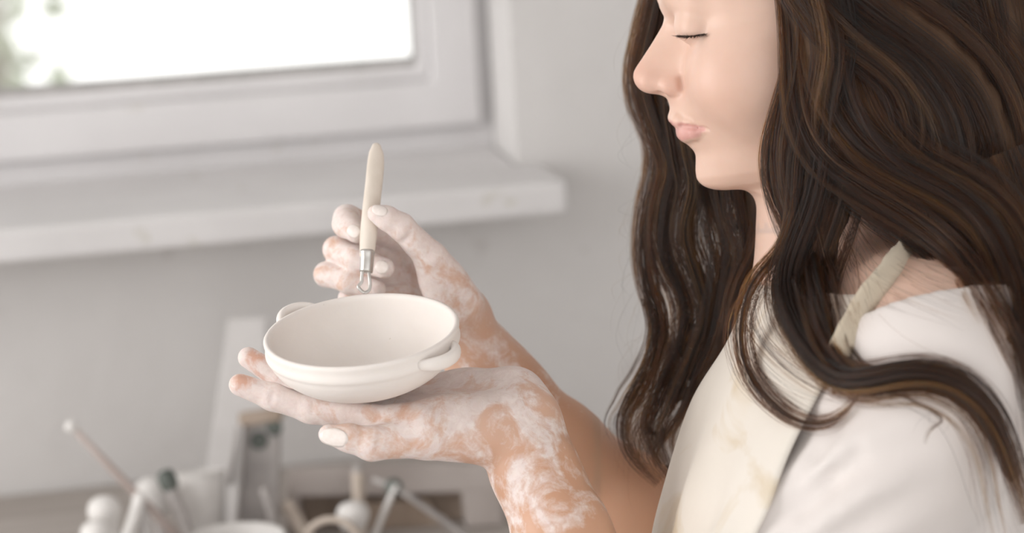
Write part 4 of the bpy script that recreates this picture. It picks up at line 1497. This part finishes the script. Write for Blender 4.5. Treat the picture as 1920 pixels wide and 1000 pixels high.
M_taupe = mat_noise('taupe_paint', (0.42, 0.37, 0.345), (0.52, 0.47, 0.445), 12, 0.7, 0.1, 0.001)
M_beige = mat_noise('beige_wood', (0.55, 0.47, 0.40), (0.66, 0.58, 0.51), 25, 0.7, 0.1, 0.001)
M_paleb = mat_noise('pale_board', (0.55, 0.53, 0.52), (0.63, 0.61, 0.60), 12, 0.7, 0.1, 0.001)

bx0, bx1 = P(60, 1100, 2.2)[0] - 0.5, P(960, 1100, 2.5)[0] + 0.35
by0 = P(500, 1100, 2.12)[1]
bench = empty('workbench', ((bx0 + bx1) / 2, (by0 + YW) / 2, 0), 'grey wooden workbench along the wall below the window', 'bench')
o = mesh_obj('bench_top', *box(bx0, bx1, by0, YW - 0.005, ZB - 0.04, ZB), M_bench, bench, smooth=False); add_bevel(o)
for x in (bx0 + 0.05, bx1 - 0.05):
    for y in (by0 + 0.05, YW - 0.06):
        o = mesh_obj('leg', *box(x - 0.03, x + 0.03, y - 0.03, y + 0.03, 0, ZB - 0.039), M_bench, bench, smooth=False)


def to_bench(p, q):
    """extend the line p -> q down to the bench top"""
    p, q = np.array(p), np.array(q)
    t = (ZB + 0.001 - p[2]) / (q[2] - p[2])
    return p + (q - p) * t


def stick(name, label, cat, top, nxt, r0, r1, mat, parts=(), group=None):
    p, q = P(*top), P(*nxt)
    e_ = to_bench(p, q)
    root = empty(name, e_, label, cat, group)
    path = catmull([p, (p + e_) / 2, e_], 16)
    mesh_obj('shaft', *tube(path, np.linspace(r0, r1, 16), 14, round_ends=False), mat, root)
    ax_ = (p - e_) / np.linalg.norm(p - e_)
    for nm, prof_, m_ in parts:
        sm_ = catmull([(a, b_, 0) for a, b_ in prof_], 26)
        mesh_obj(nm, *lathe([(max(a, 0.0001), b_) for a, b_, _ in sm_], p, ax_, 24), m_, root)
    return root


def cap(r, L, back=0.012):
    return [(0.0001, -back), (r * 0.8, -back), (r, -back * 0.5), (r, L * 0.4), (r * 0.8, L * 0.8), (0.0001, L)]


def egg(r, L):
    return [(0.0001, -L * 0.5), (r * 0.55, -L * 0.45), (r * 0.95, -L * 0.1), (r, L * 0.12), (r * 0.75, L * 0.36), (0.0001, L * 0.5)]


stick('ball_stylus', 'thin pinkish stylus with a small white ball tip, leaning far out over the bench', 'clay tool', (134, 800, 2.26), (330, 1005, 2.28), 0.0028, 0.0055, M_pink, [('ball_tip', egg(0.0062, 0.0125), M_white)])
stick('round_ended_dowel', 'thick white dowel with a rounded head, below the leaning stylus', 'clay tool', (196, 962, 2.24), (214, 1080, 2.25), 0.011, 0.012, M_white, [('rounded_head', egg(0.0155, 0.034), M_white)])
stick('round_ended_dowel', 'short white dowel head at the very bottom beside the thicker one', 'clay tool', (182, 1004, 2.20), (200, 1090, 2.21), 0.010, 0.011, M_white, [('rounded_head', egg(0.0150, 0.030), M_white)])
stick('modelling_stick', 'slim white modelling stick leaning against the white bulb handle', 'clay tool', (262, 936, 2.24), (238, 1010, 2.24), 0.006, 0.007, M_white, [('rounded_head', cap(0.006, 0.006), M_white)])
stick('modelling_stick', 'slim pale grey modelling stick crossing behind the slim white one', 'clay tool', (262, 950, 2.262), (288, 1050, 2.262), 0.006, 0.007, M_paleb, [('rounded_head', cap(0.006, 0.006), M_paleb)])
stick('bulb_handled_tool', 'clay tool with a white egg-shaped bulb handle beside the dark capped pen', 'clay tool', (286, 936, 2.32), (322, 1050, 2.32), 0.007, 0.007, M_grey, [('bulb_handle', egg(0.0185, 0.044), M_white)])
stick('capped_pen', 'grey pen with a dark green cap leaning on the white cup', 'pen', (314, 900, 2.27), (352, 998, 2.27), 0.0065, 0.0065, M_grey, [('cap', cap(0.0085, 0.010, 0.010), M_dark)])

# white cup
cu_t, cu_b = P(374, 886, 2.36), P(392, 1100, 2.36)
cu_b = to_bench(cu_t, cu_b)
ax_ = (cu_t - cu_b); H_ = np.linalg.norm(ax_); ax_ /= H_
cup = empty('white_cup', cu_b, 'tapered white plastic cup behind the dark capped pen', 'cup')
mesh_obj('cup_body', *lathe([(0.0001, 0.0), (0.016, 0.0), (0.0165, 0.003), (0.0252, H_ - 0.004), (0.0250, H_), (0.0235, H_), (0.0150, 0.006), (0.0001, 0.005)], cu_b, ax_, 40), M_white, cup)
rim_ = [cu_t + 0.0250 * (math.cos(a) * np.cross(ax_, Fw) + math.sin(a) * np.cross(ax_, np.cross(ax_, Fw))) for a in np.linspace(0, 2 * math.pi, 41)]
mesh_obj('cup_rim', *tube(np.array(rim_), 0.0016, 8, cap=False), M_white, cup)

# pale board leaning on the wall
def yb(x, d):
    k = (ZB + 0.0008 - CAM[2]) / d - (x - 960) / FPX * Rt[2] - Fw[2]
    return 500 - k / Up[2] * FPX


def slab(name, px4, d4, thick, mat, parent=None):
    """px4 four picture corners (tl, tr, br, bl) at depths d4; thickness away from the camera"""
    f = [P(x, y if y < 1090 else yb(x, d), d) for (x, y), d in zip(px4, d4)]
    n_ = np.cross(f[1] - f[0], f[3] - f[0]); n_ /= np.linalg.norm(n_)
    if np.dot(n_, Fw) < 0:
        n_ = -n_
    b_ = [p + n_ * thick for p in f]
    for k in (2, 3):
        b_[k][2] = max(b_[k][2], ZB + 0.0008)
    v = f + b_
    return mesh_obj(name, np.array(v), [[0, 1, 2, 3], [7, 6, 5, 4], [0, 4, 5, 1], [1, 5, 6, 2], [2, 6, 7, 3], [3, 7, 4, 0]], mat, parent, smooth=False, fix=True, origin=None if parent else (v[3] + v[2]) / 2)


o = slab('plaster_board', [(428, 598), (500, 594), (496, 1096), (364, 1096)], [2.50, 2.50, 2.40, 2.40], 0.012, M_paleb)
add_bevel(o, 0.002); tag(o, 'tall pale board leaning against the wall behind the grey bracket', 'board')

# grey bracket; the dark of its holes is painted as solid discs
br = empty('steel_bracket', P(475, 1105, 2.33), 'upright grey steel bracket with two dark round discs standing for holes and a brown top edge', 'bracket')
o = slab('plate', [(452, 785), (524, 775), (520, 1108), (418, 1108)], [2.36, 2.36, 2.34, 2.34], 0.018, M_grey, br); add_bevel(o, 0.002)
o = slab('top_edge', [(446, 776), (527, 765), (527, 790), (448, 802)], [2.352, 2.352, 2.352, 2.352], 0.03, M_brown, br); add_bevel(o, 0.002)
o = slab('side_flange', [(446, 798), (456, 797), (436, 1108), (416, 1108)], [2.335, 2.335, 2.315, 2.315], 0.03, M_paleb, br); add_bevel(o, 0.001)
o = slab('edge_strip', [(441, 800), (446, 799), (430, 905), (424, 905)], [2.334, 2.334, 2.320, 2.320], 0.02, M_grey, br)
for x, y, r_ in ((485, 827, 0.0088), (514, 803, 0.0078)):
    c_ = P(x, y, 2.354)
    ho = mesh_obj('hole_disc', *lathe([(0.0001, -0.001), (r_ * 0.9, -0.001), (r_, 0.002), (r_ * 0.95, 0.006), (r_ * 0.6, 0.007), (0.0001, 0.005)], c_ + Fw * 0.006, -Fw, 28), M_dark, br)

# taupe box frame
fr_ = empty('wooden_frame', P(740, 1110, 2.46), 'taupe wooden box frame standing under the window, brown panel inside', 'frame')
FD = 2.44
o = slab('top_rail', [(540, 880), (938, 868), (938, 922), (540, 934)], [FD] * 4, 0.035, M_taupe, fr_); add_bevel(o, 0.003)
o = slab('side_rail', [(864, 921), (938, 919), (946, 1124), (872, 1124)], [FD] * 4, 0.035, M_taupe, fr_); add_bevel(o, 0.003)
o = slab('side_rail', [(536, 930), (560, 929), (566, 1124), (540, 1124)], [FD] * 4, 0.035, M_taupe, fr_); add_bevel(o, 0.003)
o = slab('back_panel', [(540, 925), (900, 915), (900, 1124), (545, 1124)], [FD + 0.03] * 4, 0.008, M_brown, fr_)
o = slab('inner_panel', [(640, 945), (800, 935), (830, 1124), (640, 1124)], [FD + 0.012] * 4, 0.012, M_brown, fr_)

stick('dark_tipped_tool', 'upright beige wooden tool with a dark tip standing before the box frame', 'clay tool', (671, 886, 2.33), (676, 1000, 2.33), 0.0062, 0.0066, M_beige, [('dark_tip', cap(0.0048, 0.009, 0.004), M_grey)])
stick('beige_stick', 'short beige stick at the lower corner of the box frame', 'clay tool', (540, 950, 2.36), (572, 1005, 2.36), 0.007, 0.008, M_beige, [('rounded_head', cap(0.007, 0.006), M_beige)])
stick('thin_dark_stick', 'thin grey stick beside the steel bracket', 'clay tool', (496, 922, 2.30), (520, 1000, 2.30), 0.004, 0.005, M_grey, [('rounded_head', cap(0.004, 0.004), M_grey)])
stick('loop_end_tool', 'small tool with a white lump of clay on its head, beside the beige tool', 'clay tool', (662, 968, 2.28), (668, 1060, 2.28), 0.005, 0.005, M_grey, [('clay_lump', egg(0.0155, 0.030), M_white)])

# callipers
cal = empty('callipers', to_bench(P(738, 915, 2.30), P(704, 1005, 2.30)), 'grey metal callipers standing open in front of the box frame', 'callipers')
pv = P(738, 914, 2.30)
for pts_, r0, m_ in (([(702, 900, 2.31), (738, 914, 2.30), (800, 955, 2.30), (868, 1002, 2.30)], 0.0052, M_grey), ([(744, 908, 2.297), (725, 950, 2.297), (704, 1000, 2.297)], 0.0052, M_white)):
    w_ = [P(*p) for p in pts_]
    w_.append(to_bench(w_[-2], w_[-1]))
    mesh_obj('arm', *tube(catmull(w_, 24), r0, 12, flat=0.6, ref=Fw), m_, cal)
mesh_obj('pivot', *lathe([(0.0001, -0.006), (0.0075, -0.006), (0.0085, -0.003), (0.0085, 0.003), (0.0075, 0.006), (0.0001, 0.006)], pv, Fw, 24), M_dark, cal)

# ring of yellowish wire and a white bowl at the bottom
ring = [P(622 + 52 * math.cos(a), 1024 - 52 * math.sin(a) * 0.95, 2.25 + 0.002 * math.sin(a)) for a in np.linspace(math.radians(-8), math.radians(188), 40)]
ring = [to_bench(ring[0] + Up * 0.01, ring[0])] + ring + [to_bench(ring[-1] + Up * 0.01, ring[-1])]
o = mesh_obj('wire_hoop', *tube(catmull(ring, 60), 0.0034, 12), M_beige, origin=ring[0])
tag(o, 'beige wire hoop standing upright on the bench', 'hoop')
wbc = P(442, 1010, 2.22)
wb_b = np.array([wbc[0], wbc[1], ZB + 0.001]); hb_ = wbc[2] - ZB
o = mesh_obj('small_white_bowl', *lathe([(0.0001, 0), (0.022, 0), (0.030, 0.008), (0.044, hb_ - 0.006), (0.046, hb_), (0.043, hb_), (0.030, 0.014), (0.0001, 0.006)], wb_b, (0, 0, 1), 48), M_white, origin=wb_b)
tag(o, 'small white bowl on the bench in front of the steel bracket', 'bowl')


# ================================================================== LEGS AND STOOL (below the picture)
fwd = -Rt.copy(); fwd[2] = 0; fwd /= np.linalg.norm(fwd)
side = np.array([-fwd[1], fwd[0], 0.0])
hip = P(1610, 1300, 1.66); hip[2] = 0.70
M_jean = cloth_mat('washed_grey_cotton', (0.30, 0.30, 0.31), (0.38, 0.38, 0.39))
M_shoe = mat_noise('off_white_canvas_shoe', (0.6, 0.58, 0.54), (0.7, 0.68, 0.64), 40, 0.8, 0.1)
leg = Field((-0.25, -0.95, 1.20), (0.62, -0.15, 2.10), 0.008)
leg.cone(toC(hip + [0, 0, 0.16]), toC(hip), 0.115, 0.125, 0.04)
for sg in (-1, 1):
    a_, b_, c_ = hip + side * 0.09 * sg, hip + side * 0.12 * sg + fwd * 0.42 + np.array([0, 0, -0.10]), hip + side * 0.12 * sg + fwd * 0.34
    c_[2] = 0.08
    leg.cone(toC(a_), toC(b_), 0.090, 0.062, 0.05)
    leg.cone(toC(b_), toC(c_), 0.062, 0.050, 0.03)
    sh = [c_ + np.array([0, 0, -0.035]) - fwd * 0.03, c_ + fwd * 0.08 + np.array([0, 0, -0.042]), c_ + fwd * 0.17 + np.array([0, 0, -0.050])]
    mesh_obj('shoe', *tube(catmull(sh, 14), np.interp(np.linspace(0, 1, 14), [0, 0.4, 1], [0.040, 0.038, 0.029]), 18, round_ends=True, ref=side), M_shoe, person)
Vl, Fl = leg.mesh(2)
mesh_obj('trousers', toW(Vl), Fl, M_jean, person, fix=True)
sb = hip.copy(); sb[2] = 0
stool = empty('stool', sb, 'round wooden stool the woman sits on', 'stool')
mesh_obj('seat', *lathe([(0.0001, 0.535), (0.155, 0.535), (0.165, 0.545), (0.165, 0.565), (0.155, 0.575), (0.0001, 0.575)], sb, (0, 0, 1), 40), M_bench, stool)
for k in range(4):
    a = math.pi / 4 + k * math.pi / 2
    dr_ = np.array([math.cos(a), math.sin(a), 0])
    mesh_obj('leg', *tube(np.array([sb + dr_ * 0.19, sb + dr_ * 0.12 + [0, 0, 0.537]]), 0.015, 12), M_bench, stool)
